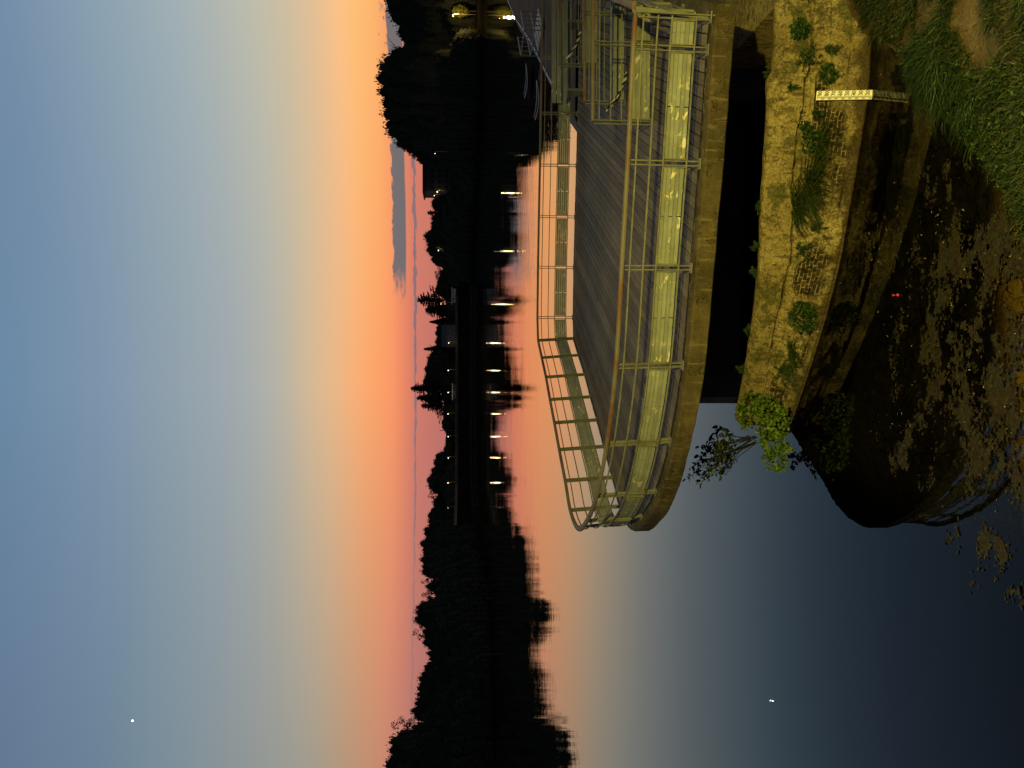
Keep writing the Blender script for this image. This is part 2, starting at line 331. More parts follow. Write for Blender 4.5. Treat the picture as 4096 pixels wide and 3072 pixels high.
class MB:
    def __init__(s): s.v = []; s.f = []
    def add(s, vs, fs):
        b = len(s.v); s.v += [tuple(v) for v in vs]; s.f += [tuple(i + b for i in f) for f in fs]
    def box(s, c, size, rz=0, M=None):
        x, y, z = [v / 2 for v in size]; ca, sa = math.cos(rz), math.sin(rz); vs = []
        for dx, dy, dz in [(-x, -y, -z), (x, -y, -z), (x, y, -z), (-x, y, -z), (-x, -y, z), (x, -y, z), (x, y, z), (-x, y, z)]:
            vs.append((c[0] + dx * ca - dy * sa, c[1] + dx * sa + dy * ca, c[2] + dz))
        s.add(vs, [(3, 2, 1, 0), (4, 5, 6, 7), (0, 1, 5, 4), (1, 2, 6, 5), (2, 3, 7, 6), (3, 0, 4, 7)])
    def tube(s, pts, r, n=8, cap=True):
        pts = [Vector(p) for p in pts]; rr = r if isinstance(r, (list, tuple)) else [r] * len(pts); rings = []
        for i, p in enumerate(pts):
            d = (pts[min(i + 1, len(pts) - 1)] - pts[max(i - 1, 0)]).normalized()
            u = d.cross(Vector((0, 0, 1)))
            if u.length < .05: u = d.cross(Vector((0, 1, 0)))
            u.normalize(); w = u.cross(d)
            rings.append([p + (u * math.cos(a) + w * math.sin(a)) * rr[i] for a in [2 * math.pi * j / n for j in range(n)]])
        vs = [v for rg in rings for v in rg]; fs = []
        for i in range(len(pts) - 1):
            for j in range(n):
                a = i * n + j; b = i * n + (j + 1) % n; fs.append((a, a + n, b + n, b))
        if cap: fs.append(tuple(range(n))); fs.append(tuple(reversed(range(len(vs) - n, len(vs)))))
        s.add(vs, fs)
    def sweep(s, pts, outs, prof, closed=True):
        """pts path (Vector), outs outward unit normals, prof list of (out, z)"""
        n = len(prof); vs = []; fs = []
        for p, o in zip(pts, outs):
            for a, z in prof: vs.append((p[0] + o[0] * a, p[1] + o[1] * a, p[2] + z))
        for i in range(len(pts) - 1):
            for j in range(n):
                a = i * n + j; b = i * n + (j + 1) % n; fs.append((a, b, b + n, a + n))
        fs.append(tuple(reversed(range(n)))); fs.append(tuple(range(len(vs) - n, len(vs))))
        s.add(vs, fs)
    def build(s, name, m, parent=None, smooth=False):
        me = bpy.data.meshes.new(name); me.from_pydata(s.v, [], s.f); me.update()
        bm = bmesh.new(); bm.from_mesh(me); bmesh.ops.recalc_face_normals(bm, faces=bm.faces); bm.to_mesh(me); bm.free()
        return link(name, me, m, parent, smooth)
    def local(s, origin):
        s.v = [(a - origin[0], b - origin[1], c - origin[2]) for a, b, c in s.v]; return s
def sphere_mb(r, seg=10, rings=6, c=(0, 0, 0), sz=(1, 1, 1)):
    m = MB(); vs = []; fs = []
    for i in range(rings + 1):
        th = math.pi * i / rings
        for j in range(seg):
            ph = 2 * math.pi * j / seg
            vs.append((c[0] + r * sz[0] * math.sin(th) * math.cos(ph), c[1] + r * sz[1] * math.sin(th) * math.sin(ph), c[2] + r * sz[2] * math.cos(th)))
    for i in range(rings):
        for j in range(seg): fs.append((i * seg + j, i * seg + (j + 1) % seg, (i + 1) * seg + (j + 1) % seg, (i + 1) * seg + j))
    m.add(vs, fs); return m
def unit(n):
    v = rng.normal(size=(n, 3)); return v / np.linalg.norm(v, axis=1)[:, None]
def leaf_cloud(C, size, U=None, aspect=.6, name='leaves', jitter=.4, shape=6):
    """C (n,3) centres; U (n,3) long axis"""
    n = len(C)
    if U is None: U = unit(n)
    N = unit(n); Vv = np.cross(U, N); Vv /= (np.linalg.norm(Vv, axis=1)[:, None] + 1e-9)
    W_ = np.cross(U, Vv)
    s = (size * (1 + rng.uniform(-jitter, jitter, n)))[:, None]
    if shape == 6: prof = [(-.5, 0, 0), (-.22, .42, .06), (.15, .36, .05), (.5, 0, -.08), (.15, -.36, .05), (-.22, -.42, .06)]
    else: prof = [(-.5, -.3, 0), (-.1, .5, 0), (.5, .25, 0), (.2, -.5, 0)]
    P = np.stack([C + s * (U * a + Vv * b * aspect + W_ * c) for a, b, c in prof], axis=1)
    k = len(prof); idx = np.arange(n * k).reshape(n, k)
    return np_mesh(name, P.reshape(-1, 3), [idx])
def blades(base, dirs, length, width, name='blades', bend=.5):
    """curved tapering blades; base (n,3), dirs (n,3) initial directions"""
    n = len(base); L = length if isinstance(length, np.ndarray) else np.full(n, length); L = L[:, None]
    h = dirs.copy(); h[:, 2] = 0; h += rng.normal(0, .15, (n, 3)) * [1, 1, 0]; hn = h / (np.linalg.norm(h, axis=1)[:, None] + 1e-6)
    side = np.cross(dirs, unit(n)); side /= np.linalg.norm(side, axis=1)[:, None] + 1e-9
    b = bend * rng.uniform(.4, 1.3, n)[:, None]
    w = width * rng.uniform(.6, 1.3, n)[:, None]
    p1 = base + dirs * L * .45 + hn * L * b * .12; p2 = base + dirs * L * .8 + hn * L * b * .42 - np.array([0, 0, 1]) * L * b * .12
    p3 = base + dirs * L * .95 + hn * L * b * .8 - np.array([0, 0, 1]) * L * b * .42
    V = np.stack([base - side * w / 2, base + side * w / 2, p1 - side * w / 2, p1 + side * w / 2, p2 - side * w / 3, p2 + side * w / 3, p3], axis=1)
    i = np.arange(n)[:, None] * 7
    return np_mesh(name, V.reshape(-1, 3), [np.concatenate([i + np.array([[0, 1, 3, 2]]), i + np.array([[2, 3, 5, 4]])]), i + np.array([[4, 5, 6]])])

# ============================================================ SETTING
# ---- near bank + lake bed: one sheet
SH = np.array([(5.07, 10.38), (4.57, 9.71), (4.04, 9.27), (3.5, 8.87), (3.04, 8.45), (2.61, 8.03), (2.32, 7.8), (1.78, 7.48), (.8, 7.0), (-.5, 6.45), (-3, 5.6), (-10, 4.2), (-40, 2), (-200, -5)])
POLY = np.concatenate([SH, [(-200, -200), (200, -200), (200, 12.5), (5.9, 12.2), (5.3, 11.0)]])
def dist_poly(X, Y, L):
    d = np.full(X.shape, 1e9)
    for (ax, ay), (bx, by) in zip(L[:-1], L[1:]):
        vx, vy = bx - ax, by - ay; q = np.clip(((X - ax) * vx + (Y - ay) * vy) / (vx * vx + vy * vy), 0, 1)
        d = np.minimum(d, np.hypot(X - ax - q * vx, Y - ay - q * vy))
    return d
def inside(X, Y, L):
    r = np.zeros(X.shape, bool); n = len(L)
    for i in range(n):
        x1, y1 = L[i]; x2, y2 = L[(i + 1) % n]
        c = ((y1 > Y) != (y2 > Y)) & (X < (x2 - x1) * (Y - y1) / (y2 - y1 + 1e-12) + x1); r ^= c
    return r
def bank_z(X, Y):
    X = np.asarray(X, float); Y = np.asarray(Y, float)
    d = dist_poly(X, Y, SH); ins = inside(X, Y, POLY)
    nz = .10 * np.sin(X * 2.1 + Y * .7) * np.cos(Y * 1.7 - X * .4) + .05 * np.sin(X * 5.3 + 1) * np.sin(Y * 4.1)
    up = np.minimum(.06 + .50 * d + nz * np.clip(d, 0, 1) * .8, 4.3 + .02 * d)
    dn = -.10 - np.clip(-X - .9, 0, 4) * .5 - .09 * d + nz * .5 * np.clip(d, 0, 1)
    return np.where(ins, up, np.maximum(dn, -1.6))
DIRT = [(3925, 130, 45, 150), (3960, 190, 60, 70), (3640, 150, 30, 60), (3880, 40, 60, 60), (3480, 120, 30, 55), (3735, 45, 60, 40), (3690, 60, 40, 90)]
def bank_hit(px, py):
    a = ray(px, py); t_ = 3.0
    while t_ < 40:
        p = a * t_
        if CZ + p.z <= float(bank_z(p.x, p.y)): break
        t_ += .03
    return Vector((p.x, p.y, CZ + p.z))
DW = []
for (px, py, rx, ry) in DIRT:
    c = bank_hit(px, py); e1 = bank_hit(px + rx, py); e2 = bank_hit(px, py + ry); DW.append((c.x, c.y, abs((e1 - c).y) + .05, abs((e2 - c).x) + .05))
def dirt_mask(X, Y):
    m = np.zeros(np.shape(X))
    wob = .35 * np.sin(X * 6 + np.sin(Y * 7)) + .3 * np.sin(Y * 9 + 2 * np.sin(X * 4)) + .2 * np.sin(X * 17 + Y * 13)
    for cx, cy, ry_, rx_ in DW:
        q = ((X - cx) / rx_) ** 2 + ((Y - cy) / ry_) ** 2 + wob * .6
        m = np.maximum(m, np.clip((1.05 - q) / .2, 0, 1))
    return m
xs = np.concatenate([[-3000, -800, -200, -80, -40, -25, -15], np.arange(-10, -4, .6), np.arange(-4, 9, .11), np.arange(9, 16, .7), [20, 30, 60, 200, 800, 3000]])
ys = np.concatenate([[-2000, -400, -100, -30, -12, -6, -3], np.arange(-1, 4, .5), np.arange(4, 13.4, .11), np.arange(13.5, 30, 1.2), [40, 70, 120, 260, 500, 3500]])
GX, GY = np.meshgrid(xs, ys); GZ = bank_z(GX, GY)
GZ += np.where((GX > -4) & (GX < 9) & (GY > 4) & (GY < 13), rng.normal(0, .008, GX.shape), 0)
nx, ny = len(xs), len(ys); ii = np.arange(nx * ny).reshape(ny, nx)
me = np_mesh('ground', np.stack([GX, GY, GZ], -1).reshape(-1, 3), [np.stack([ii[:-1, :-1], ii[:-1, 1:], ii[1:, 1:], ii[1:, :-1]], -1).reshape(-1, 4)])
at = me.attributes.new('dirt', 'FLOAT', 'POINT'); at.data.foreach_set('value', dirt_mask(GX, GY).ravel().astype(np.float32))
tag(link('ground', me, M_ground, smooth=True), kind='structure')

# ---- lake surface
mw = MB(); mw.add([(-3000, -60, 0), (3000, -60, 0), (3000, 3500, 0), (-3000, 3500, 0)], [(0, 1, 2, 3)])
tag(mw.build('water', M_water), kind='structure')

# ---- far shore
BK = [(3500, 1995, 96), (3072, 1980, 0), (2650, 1972, 0), (2350, 1955, 0), (2200, 1930, 0), (2080, 1905, 0), (1950, 1893, 0), (1800, 1891, 0), (1550, 1890, 0), (1300, 1890, 0), (1000, 1895, 0), (700, 1908, 0), (400, 1922, 0), (0, 1932, 0), (-400, 1950, 0), (-900, 1985, 0)]
SHORE = [onz(x, y, 0) for y, x, _ in BK]
def shoreY(py):   # distance of the far waterline along a bearing
    P = [(b[0], s.y) for b, s in zip(BK, SHORE)]
    P.sort(); return float(np.interp(py, [p[0] for p in P], [p[1] for p in P]))
rows = []
for q in range(0, 201):
    py = 3400 - q * (4200 / 200); Y0 = shoreY(py) * (1 + .012 * noise.noise((q * .3, 0, 0)))
    r = (1536 - py) / F
    row = []
    for dy, z in [(-1.0, -1.0), (0, .0), (.8, .7), (3, 1.1), (14, 1.9), (45, 2.6), (160, 5), (600, 8), (2600, 10)]:
        Yq = Y0 + dy; row.append((r * Yq, Yq, z + (.3 * noise.noise((q * .5, dy * .1, 2)) if 2 < dy else 0)))
    rows.append(row)
m = MB(); k = len(rows[0]); m.v = [p for r_ in rows for p in r_]
for i in range(len(rows) - 1):
    for j in range(k - 1): m.f.append((i * k + j, (i + 1) * k + j, (i + 1) * k + j + 1, i * k + j + 1))
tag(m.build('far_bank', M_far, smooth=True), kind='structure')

# ---- right-hand shore behind the platform: brown spit with a grey stone revetment
edge = [onz(x, y, .55) for x, y in [(2015, -60), (2035, 8), (2062, 72), (2100, 128), (2128, 172), (2145, 205), (2170, 255), (2188, 292), (2215, 342), (2246, 398), (2270, 430), (2300, 470)]]
m = MB(); vs = [(p.x, p.y, .55) for p in edge]; n = len(vs)
back = [(p.x + 60, p.y - (p.y - 14) * .35, .75) for p in edge]
m.add(vs + back, [(i, i + 1, n + i + 1, n + i) for i in range(n - 1)])
tag(m.build('shore_spit', M_brown, smooth=False), kind='structure')
m = MB(); vs = []
for i, p in enumerate(edge):
    d = Vector((-.55, .83, 0)); vs += [(p.x, p.y, .55), (p.x + d.x * 1.6, p.y + d.y * 1.6, -.12), (p.x + d.x * 5, p.y + d.y * 5, -.9)]
m.add(vs, [(3 * i + j, 3 * i + j + 1, 3 * i + j + 4, 3 * i + j + 3) for i in range(n - 1) for j in (0, 1)])
m.build('stone_revetment', M_rev); tag(bpy.data.objects['stone_revetment'], 'grey sloping stone revetment along the shore behind the platform', 'revetment')
m = MB(); m.tube([(p.x, p.y, .60) for p in edge[:-2]], .045, 5)
tag(m.build('shore_kerb', simple('pale_kerb', (.85, .85, .82), .5, .3, 1.2)), 'thin pale kerb line along the top of the grey revetment', 'kerb')

# ============================================================ PLATFORM
KS = .946      # the platform sits a little nearer and higher than a first guess from its rail height
DZ = 6 - 3.6 * KS
NEAR = [(5.28, 10.44), (4.87, 10.57), (3.32, 10.93), (1.82, 11.34), (.32, 11.77), (-.97, 12.5), (-1.98, 13.43), (-2.62, 14.5)]
TIP = [(-2.92, 15.45)]
FAR = [(-2.75, 16.45), (-2.20, 17.25), (-1.56, 18.3), (-.94, 19.25), (-.35, 20.2), (.28, 21.15), (.88, 22.25), (1.45, 23.3), (2.13, 23.48), (3.7, 23.3), (5.25, 23.05), (6.78, 22.75), (8.3, 22.5), (9.9, 22.25), (11.5, 22.0), (13.1, 21.8)]
POSTS = [Vector((a * KS, b * KS, DZ)) for a, b in NEAR + TIP + FAR]
def path_between(i):
    """sub-samples of the rail line from post i to i+1 (curved round the nose, straight elsewhere)"""
    P = POSTS; out = []
    for j in range(7):
        t_ = j / 6
        if 3 <= i <= 9:
            p0, p1, p2, p3 = P[max(i - 1, 0)], P[i], P[i + 1], P[min(i + 2, len(P) - 1)]
            q = .5 * ((2 * p1) + (-p0 + p2) * t_ + (2 * p0 - 5 * p1 + 4 * p2 - p3) * t_ * t_ + (-p0 + 3 * p1 - 3 * p2 + p3) * t_ ** 3)
        else: q = P[i].lerp(P[i + 1], t_)
        out.append(q)
    return out
LINE = []
for i in range(len(POSTS) - 1): LINE += path_between(i)[:-1]
LINE.append(POSTS[-1])
def outs(pts, leftn=True):
    r = []
    for i in range(len(pts)):
        d = (pts[min(i + 1, len(pts) - 1)] - pts[max(i - 1, 0)]); d.z = 0; d.normalize(); r.append(Vector((-d.y, d.x, 0)) * (-1 if not leftn else 1))
    return r
OUT = outs(LINE)
if OUT[2].y > 0: OUT = [-o for o in OUT]
SIDE = [Vector((a * KS, b * KS, DZ)) for a, b in [(5.28, 10.44), (6.06, 11.74), (6.84, 13.02), (7.65, 14.4), (8.5, 15.95), (9.4, 17.5), (11.9, 21.85)]]
# --- the platform itself
plat = empty('viewing_platform', (2.8, 15, DZ), 'timber-decked viewing platform with a rounded nose and a yellow-lit concrete edge', 'platform')
O3 = (2.8, 15, DZ)
def hull(P):
    P = sorted(set((round(a, 3), round(b, 3)) for a, b in P)); H = []
    for seq in (P, P[::-1]):
        h = []
        for p in seq:
            while len(h) > 1 and (h[-1][0] - h[-2][0]) * (p[1] - h[-2][1]) - (h[-1][1] - h[-2][1]) * (p[0] - h[-2][0]) <= 0: h.pop()
            h.append(p)
        H += h[:-1]
    return H
deckpts = [(p.x - o.x * .02, p.y - o.y * .02) for p, o in zip(LINE, OUT)] 
DECK = [(a, b) for a, b in deckpts if a < 11.9 * KS]
DECK = hull(DECK + [(11.85 * KS, 21.8 * KS)])
def clip(poly, nx_, ny_, c):
    out = []
    for i in range(len(poly)):
        a, b = poly[i], poly[(i + 1) % len(poly)]; da = a[0] * nx_ + a[1] * ny_ - c; db = b[0] * nx_ + b[1] * ny_ - c
        if da <= 0: out.append(a)
        if (da < 0 < db) or (db < 0 < da): t_ = da / (da - db); out.append((a[0] + (b[0] - a[0]) * t_, a[1] + (b[1] - a[1]) * t_))
    return out
ang = R(62); dx, dy = math.cos(ang), math.sin(ang); px_, py_ = -dy, dx
m = MB(); w = .163
vals = [a * px_ + b * py_ for a, b in DECK]; q = min(vals)
while q < max(vals):
    poly = clip(clip(DECK, px_, py_, q + w - .016), -px_, -py_, -q)
    if len(poly) > 2:
        n = len(poly); zt = DZ + random.uniform(-.003, .003)
        m.add([(a, b, zt) for a, b in poly] + [(a, b, DZ - .045) for a, b in poly], [tuple(range(n)), tuple(reversed(range(n, 2 * n)))] + [(i, n + i, n + (i + 1) % n, (i + 1) % n) for i in range(n)])
    q += w
m.local(O3).build('deck', M_deck, plat)
# ragged moss and dirt along the board ends
Dm = dense(LINE[:-1] if False else LINE, .06) if False else None
# concrete slab under the boards
def shrink(P, k_=.985):
    cx = sum(a for a, b in P) / len(P); cy = sum(b for a, b in P) / len(P); return [(cx + (a - cx) * k_, cy + (b - cy) * k_) for a, b in P]
S = shrink(DECK, .992); n = len(S); m = MB()
m.add([(a, b, DZ - .05) for a, b in S] + [(a, b, DZ - .26) for a, b in S], [tuple(range(n)), tuple(reversed(range(n, 2 * n)))] + [(i, n + i, n + (i + 1) % n, (i + 1) % n) for i in range(n)])
m.local(O3).build('slab', M_dark, plat)
def dense(pts, step=.14):
    out = []
    for a, b in zip(pts[:-1], pts[1:]):
        k_ = max(1, int((b - a).length / step)); out += [a.lerp(b, j / k_) for j in range(k_)]
    return out + [pts[-1]]
def beam(pts, sgn=None):
    D = dense(pts); O = outs(D)
    if sgn(O[2]): O = [-o for o in O]
    m = MB(); prof = [(-.035, -.05), (-.035, -.015), (.02, -.004), (.10, -.008), (.165, -.022), (.178, -.05), (.176, -.12), (.18, -.2), (.172, -.285), (.16, -.30), (-.03, -.30)]
    m.sweep(D, O, prof)
    vv = []
    for (a, b, c) in m.v:
        k_ = .010 * noise.noise((a * 5, b * 5, c * 9)) + .007 * noise.noise((a * 17, b * 17, c * 17)); vv.append((a + k_, b + k_ * 1.2, c + k_ * .6))
    m.v = vv; return m
beam(LINE[:-1], lambda o: o.y > 0).local(O3).build('edge_beam', M_conc, plat, smooth=False)
beam(SIDE, lambda o: o.x < 0).local(O3).build('edge_beam', M_conc, plat)
for (a, b) in [(a * KS, b * KS) for a, b in [(6.4, 15.9), (4.2, 18.2), (8.0, 19.6), (2.6, 21.6), (7.0, 21.4)]]:
    m = MB(); m.tube([(a - O3[0], b - O3[1], -4.2), (a - O3[0], b - O3[1], -.25)], .2, 12); m.build('pile', M_dark, plat)

PP = [(a * KS, b * KS) for a, b in [(-.30, 16.5), (-.45, 16.9), (-.40, 17.3), (.2, 17.8), (1.2, 19.6), (2.2, 20.8), (10, 20.2), (10, 16.3), (.2, 16.3)]]; n = len(PP); m = MB()
m.add([(a, b, 2.31) for a, b in PP] + [(a, b, -1.7) for a, b in PP], [tuple(range(n)), tuple(reversed(range(n, 2 * n)))] + [(i, n + i, n + (i + 1) % n, (i + 1) % n) for i in range(n)])
m.local(O3).build('support_pier', M_dark, plat)

Dm = dense(LINE[:-1], .05); Om = outs(Dm); Om = [-o for o in Om] if Om[2].y > 0 else Om; m = MB(); vs = []
for p, o in zip(Dm, Om):
    a = -.035 + .03 * noise.noise((p.x * 7, p.y * 7, 0)); b = .012 + .03 * noise.noise((p.x * 5, p.y * 6, 4)) + .02 * noise.noise((p.x * 17, p.y * 16, 4))
    vs += [(p.x + o.x * a, p.y + o.y * a, DZ + .006), (p.x + o.x * b, p.y + o.y * b, DZ + .004)]
m.add(vs, [(2 * i, 2 * i + 1, 2 * i + 3, 2 * i + 2) for i in range(len(Dm) - 1)])
m.local(O3).build('moss_edge', simple('black_moss', (.012, .012, .006), 1, .5, 20), plat)

# --- railings
HR = 1.125 * KS; LEAN = .085
def rail_system(root, org, pts_posts, line_fn, out_fn_pts, heights=(1.0 * KS, .785 * KS, .58 * KS, .215 * KS), top=HR, panels=True, lean=LEAN, hand=M_hand, panel_z=(.235 * KS, .565 * KS), skip=()):
    line = []; bays = []
    for i in range(len(pts_posts) - 1):
        seg = line_fn(i); bays.append(seg); line += seg[:-1]
    line.append(pts_posts[-1]); line = dense(line, .5) if len(line) < 4 else line
    O = out_fn_pts(line); sc = top / HR
    def sw(z0, prof, name, mt):
        m = MB(); m.sweep([p + Vector((0, 0, z0)) for p in line], O, [(a + lean * z0 / HR, z) for a, z in prof]); return m.local(org).build(name, mt, root)
    sw(top, [(-.012, -.03), (-.02, .0), (-.012, .018), (.035, .03), (.075, .018), (.082, 0), (.075, -.026), (.03, -.034)], 'handrail', hand)
    for h in heights: sw(h * sc, [(.030, -.010), (.030, .010), (.050, .010), (.050, -.010)], 'rail', M_steel)
    for i, p in enumerate(pts_posts):
        j = min(range(len(line)), key=lambda q_: (line[q_] - p).length); o = O[j]; d = Vector((-o.y, o.x, 0)); m = MB()
        for s2 in (-1, 1):
            c0 = p + d * (.030 * s2); vs = []
            for z in (-.06, top - .03):
                for a, b in [(-.009, -.022), (.009, -.022), (.009, .028), (-.009, .028)]:
                    v = c0 + d * a + o * (b + lean * z / HR) + Vector((0, 0, z)); vs.append(v)
            m.add(vs, [(3, 2, 1, 0), (4, 5, 6, 7), (0, 1, 5, 4), (1, 2, 6, 5), (2, 3, 7, 6), (3, 0, 4, 7)])
        b0 = p + o * .02; m.box((b0.x, b0.y, b0.z + .006), (.15, .11, .014), math.atan2(d.y, d.x))
        m.local(org).build('post', M_steel, root)
    if panels:
        for i, seg in enumerate(bays):
            if i in skip: continue
            L_ = (seg[-1] - seg[0]).length
            if L_ < .2: continue
            e = .055 / L_; seg2 = [seg[0].lerp(seg[1], min(1, e * (len(seg) - 1)))] + list(seg[1:-1]) + [seg[-1].lerp(seg[-2], min(1, e * (len(seg) - 1)))]
            O2 = out_fn_pts(seg2); m = MB(); nb = 5; z0, z1 = panel_z; hb = (z1 - z0) / nb
            for b in range(nb):
                za = z0 + b * hb + .004; zb = z0 + (b + 1) * hb - .003; o0 = random.uniform(-.003, .003)
                parts = [(seg2, O2)]
                if b % 2 == 0 and len(seg2) > 4:
                    h_ = len(seg2) // 2; e1 = seg2[h_].lerp(seg2[h_ - 1], .03); e2 = seg2[h_].lerp(seg2[h_ + 1], .03); parts = [(list(seg2[:h_]) + [e1], O2[:h_ + 1]), ([e2] + list(seg2[h_ + 1:]), O2[h_:])]
                for sg_, oo_ in parts: m.sweep(sg_, oo_, [(.0 + lean * za / HR + o0, za), (.0 + lean * zb / HR + o0, zb), (.022 + lean * zb / HR + o0, zb), (.022 + lean * za / HR + o0, za)])
            ee = m.local(org).build('board_panel', M_paint, root)
            for pp, oo in ((seg2[0], O2[0]), (seg2[-1], O2[-1])):
                m = MB(); d = Vector((-oo.y, oo.x, 0)); c0 = pp + oo * (.04 + lean * .4 / HR); m.box((c0.x, c0.y, c0.z + (z0 + z1) / 2), (.014, .03, z1 - z0 + .03), math.atan2(d.y, d.x))
                m.local(org).build('panel_frame', M_steel, ee)
def o_near(pts):
    O = outs(list(pts)); r = []
    for p, o in zip(pts, O):
        c = Vector((p.x - 3.8, p.y - 15.6, 0)); r.append(o if o.dot(c) > 0 else -o)
    return r
root = empty('guard_railing', (3, 10.4, DZ), 'olive guard railing with peeling plank panels running right round the platform nose', 'railing')
rail_system(root, (3, 10.4, DZ), POSTS, path_between, o_near)
root = empty('guard_railing', (5.0, 9.88, DZ), 'short railing with framed plank panels closing the right end of the platform', 'railing')
rail_system(root, (5.0, 9.88, DZ), [SIDE[0] + Vector((.03, .05, 0))] + SIDE[1:4], lambda i: [([SIDE[0] + Vector((.03, .05, 0))] + SIDE[1:4])[i].lerp(SIDE[i + 1], j / 3) for j in range(4)], lambda pts: [o if o.x > 0 else -o for o in outs(list(pts))])
def straight(name, label, a, b, nb, top=HR, panel_z=(.235, .565), skip=(), close=None, heights=(1.0 * KS, .785 * KS, .58 * KS, .215 * KS)):
    A, B = Vector((a[0] * KS, a[1] * KS, DZ)), Vector((b[0] * KS, b[1] * KS, DZ)); P = [A.lerp(B, i / nb) for i in range(nb + 1)]
    r = empty(name, tuple(A), label, 'railing', 'inner railings on the platform deck')
    rail_system(r, tuple(A), P, lambda i: [P[i].lerp(P[i + 1], j / 2) for j in range(3)], lambda pts: [o if o.y < 0 else -o for o in outs(list(pts))], top=top, lean=0, panel_z=panel_z, skip=skip, heights=heights)
    return r
straight('deck_railing', 'nearest of the inner deck railings, rusty rail above a patchy pale plank panel', (4.92, 13.75), (9.3, 13.6), 3, panel_z=(.03, .36))
straight('deck_railing', 'middle inner deck railing, lower than its neighbours, just beyond the nearest one', (6.15, 16.0), (10.0, 15.9), 2, top=.85, panel_z=(.02, .27))
straight('deck_railing', 'farthest inner deck railing, beside the bench at the right of the deck', (8.30, 19.1), (11.8, 19.0), 2, top=.98, panel_z=(.05, .40))
# bench near the far railing
bx = empty('plank_bench', (9.6 * KS, 21.6 * KS, DZ), 'long olive plank bench standing before the far railing at the right', 'bench')
m = MB()
for j in range(3): m.box((1.0, .0 + j * .14, .44), (4.2, .12, .035))
m.build('seat', M_paint, bx)
m = MB()
for j in range(2): m.box((1.0, .42, .60 + j * .15), (4.2, .03, .12))
m.build('backrest', M_paint, bx)
for xx in (-.9, 1.0, 2.9):
    m = MB(); m.box((xx, .14, .21), (.07, .42, .42)); m.build('leg', M_steel, bx)
# fluttering barrier tapes
def tape(a, b, label):
    m = MB(); n = 14; vs = []
    for i in range(n + 1):
        t_ = i / n; p = a.lerp(b, t_) - Vector((0, 0, .06 * math.sin(math.pi * t_))); an = t_ * 5.5
        d = Vector((.5 * math.cos(an), .2 * math.sin(an), .9)).normalized() * .035 * (1 if 0 < i < n else .2); off = Vector((0, -.02 * math.sin(an * 1.3) - .08, 0))
        vs += [p + d + off, p - d + off, p - d + off + Vector((0, .002, 0)), p + d + off + Vector((0, .002, 0))]
    m.add(vs, [(4 * i + j, 4 * i + (j + 1) % 4, 4 * i + 4 + (j + 1) % 4, 4 * i + 4 + j) for i in range(n) for j in range(4)])
    tag(m.build('barrier_tape', M_tape), label, 'tape')
tape(atY(2422, 452, 15.0), atY(2508, 288, 15.0), 'twisted black and pale tape hanging behind the nearest inner railing')
tape(atY(2262, 244, 17.9), atY(2320, 130, 17.9), 'twisted dark tape hanging before the bench beyond the farthest inner railing')

# --- masonry under the platform's landward end
m = MB(); m.box((9.5, 14.4, .84), (7.4, .8, 2.9)); m.box((13.1, 17.6, .84), (.8, 5.6, 2.9))
tag(m.build('abutment_wall', M_mason), 'dim grey stone abutment under the landward end of the platform', 'wall')

# ============================================================ OLD QUAY WALL
WB = [(7.6, 10.30), (5.8, 10.32), (5.07, 10.36), (4.2, 10.45), (3.5, 10.68), (2.7, 10.96), (1.9, 11.26), (1.12, 11.68), (.37, 12.17), (-.3, 12.66), (-.95, 13.15)]
ps = [Vector((a, b, 0)) for a, b in WB]; D = dense(ps, .04)
# light smoothing of the plan line
for _ in range(12): D = [D[0]] + [(D[i - 1] + D[i] * 2 + D[i + 1]) / 4 for i in range(1, len(D) - 1)] + [D[-1]]
O = [o if o.y < 0 else -o for o in outs(D)]
def wall_h(x): return float(np.interp(x, [-1, -.3, 1.1, 2.8, 4.55, 4.7, 5.2, 8], [.84, .90, 1.05, 1.24, 1.36, 1.29, 1.27, 1.27]))
TZ = [-.6, -.25, -.1] + [i * .025 for i in range(0, 41)]     # fraction of height beyond zero
m = MB(); hole = []; cols = []
for i, (p, o) in enumerate(zip(D, O)):
    h = wall_h(p.x); col = []
    for j, tz in enumerate(TZ):
        z = tz if tz < 0 else tz * h; f = max(0, tz)
        back_ = .30 * min(f, .62) / .62 + (.13 * (f - .925) / .075 if f > .925 else 0)
        rough = 0; hl = 0
        nn = noise.noise((p.x * 1.3, p.y * 1.3, z * 1.3 + 4)); n2 = noise.noise((p.x * 5, z * 6, 7)); n3 = noise.noise((p.x * 13, z * 16, 1))
        crack = .64 + .035 * math.sin(p.x * 2.3) + .01 * math.sin(p.x * 9)
        if f < crack:
            rough = .035 + .010 * n2 + .010 * n3 + .010 * nn; blk = (p.x + (.26 if int(z / .24) % 2 else 0)) % .52; rough += .022 if (blk < .05 or (z % .24) < .03) else 0
            # broken courses showing the inner brickwork
            br = noise.noise((p.x * .9 + 3, z * 2.2, 2)) + .35 * n2
            if .08 < f < .52 and p.x < 4.9 and br > .12:
                hl = min(1, (br - .12) * 5); row = (int(z / .075) % 2) * .11
                rough += hl * (.055 + .02 * n3)
        else: rough = .008 * n2 + .004 * n3
        if abs(f - crack) < .014 and p.x < 5.0 and p.x > .3: rough += .045; hl = 1
        if f > .9: rough *= .4
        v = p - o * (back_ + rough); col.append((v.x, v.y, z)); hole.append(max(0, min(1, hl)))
    top = p - o * .56; nzt = .012 * noise.noise((p.x * 4, 3, 3))
    col.append(((p - o * .48).x, (p - o * .48).y, h + .012 + nzt)); hole.append(0)
    col.append((top.x, top.y, h + nzt)); hole.append(0); bt = p - o * .62
    col.append((bt.x, bt.y, h - .06)); hole.append(0); col.append((bt.x, bt.y, -.6)); hole.append(0)
    cols.append(col)
k = len(cols[0]); m.v = [v for c in cols for v in c]
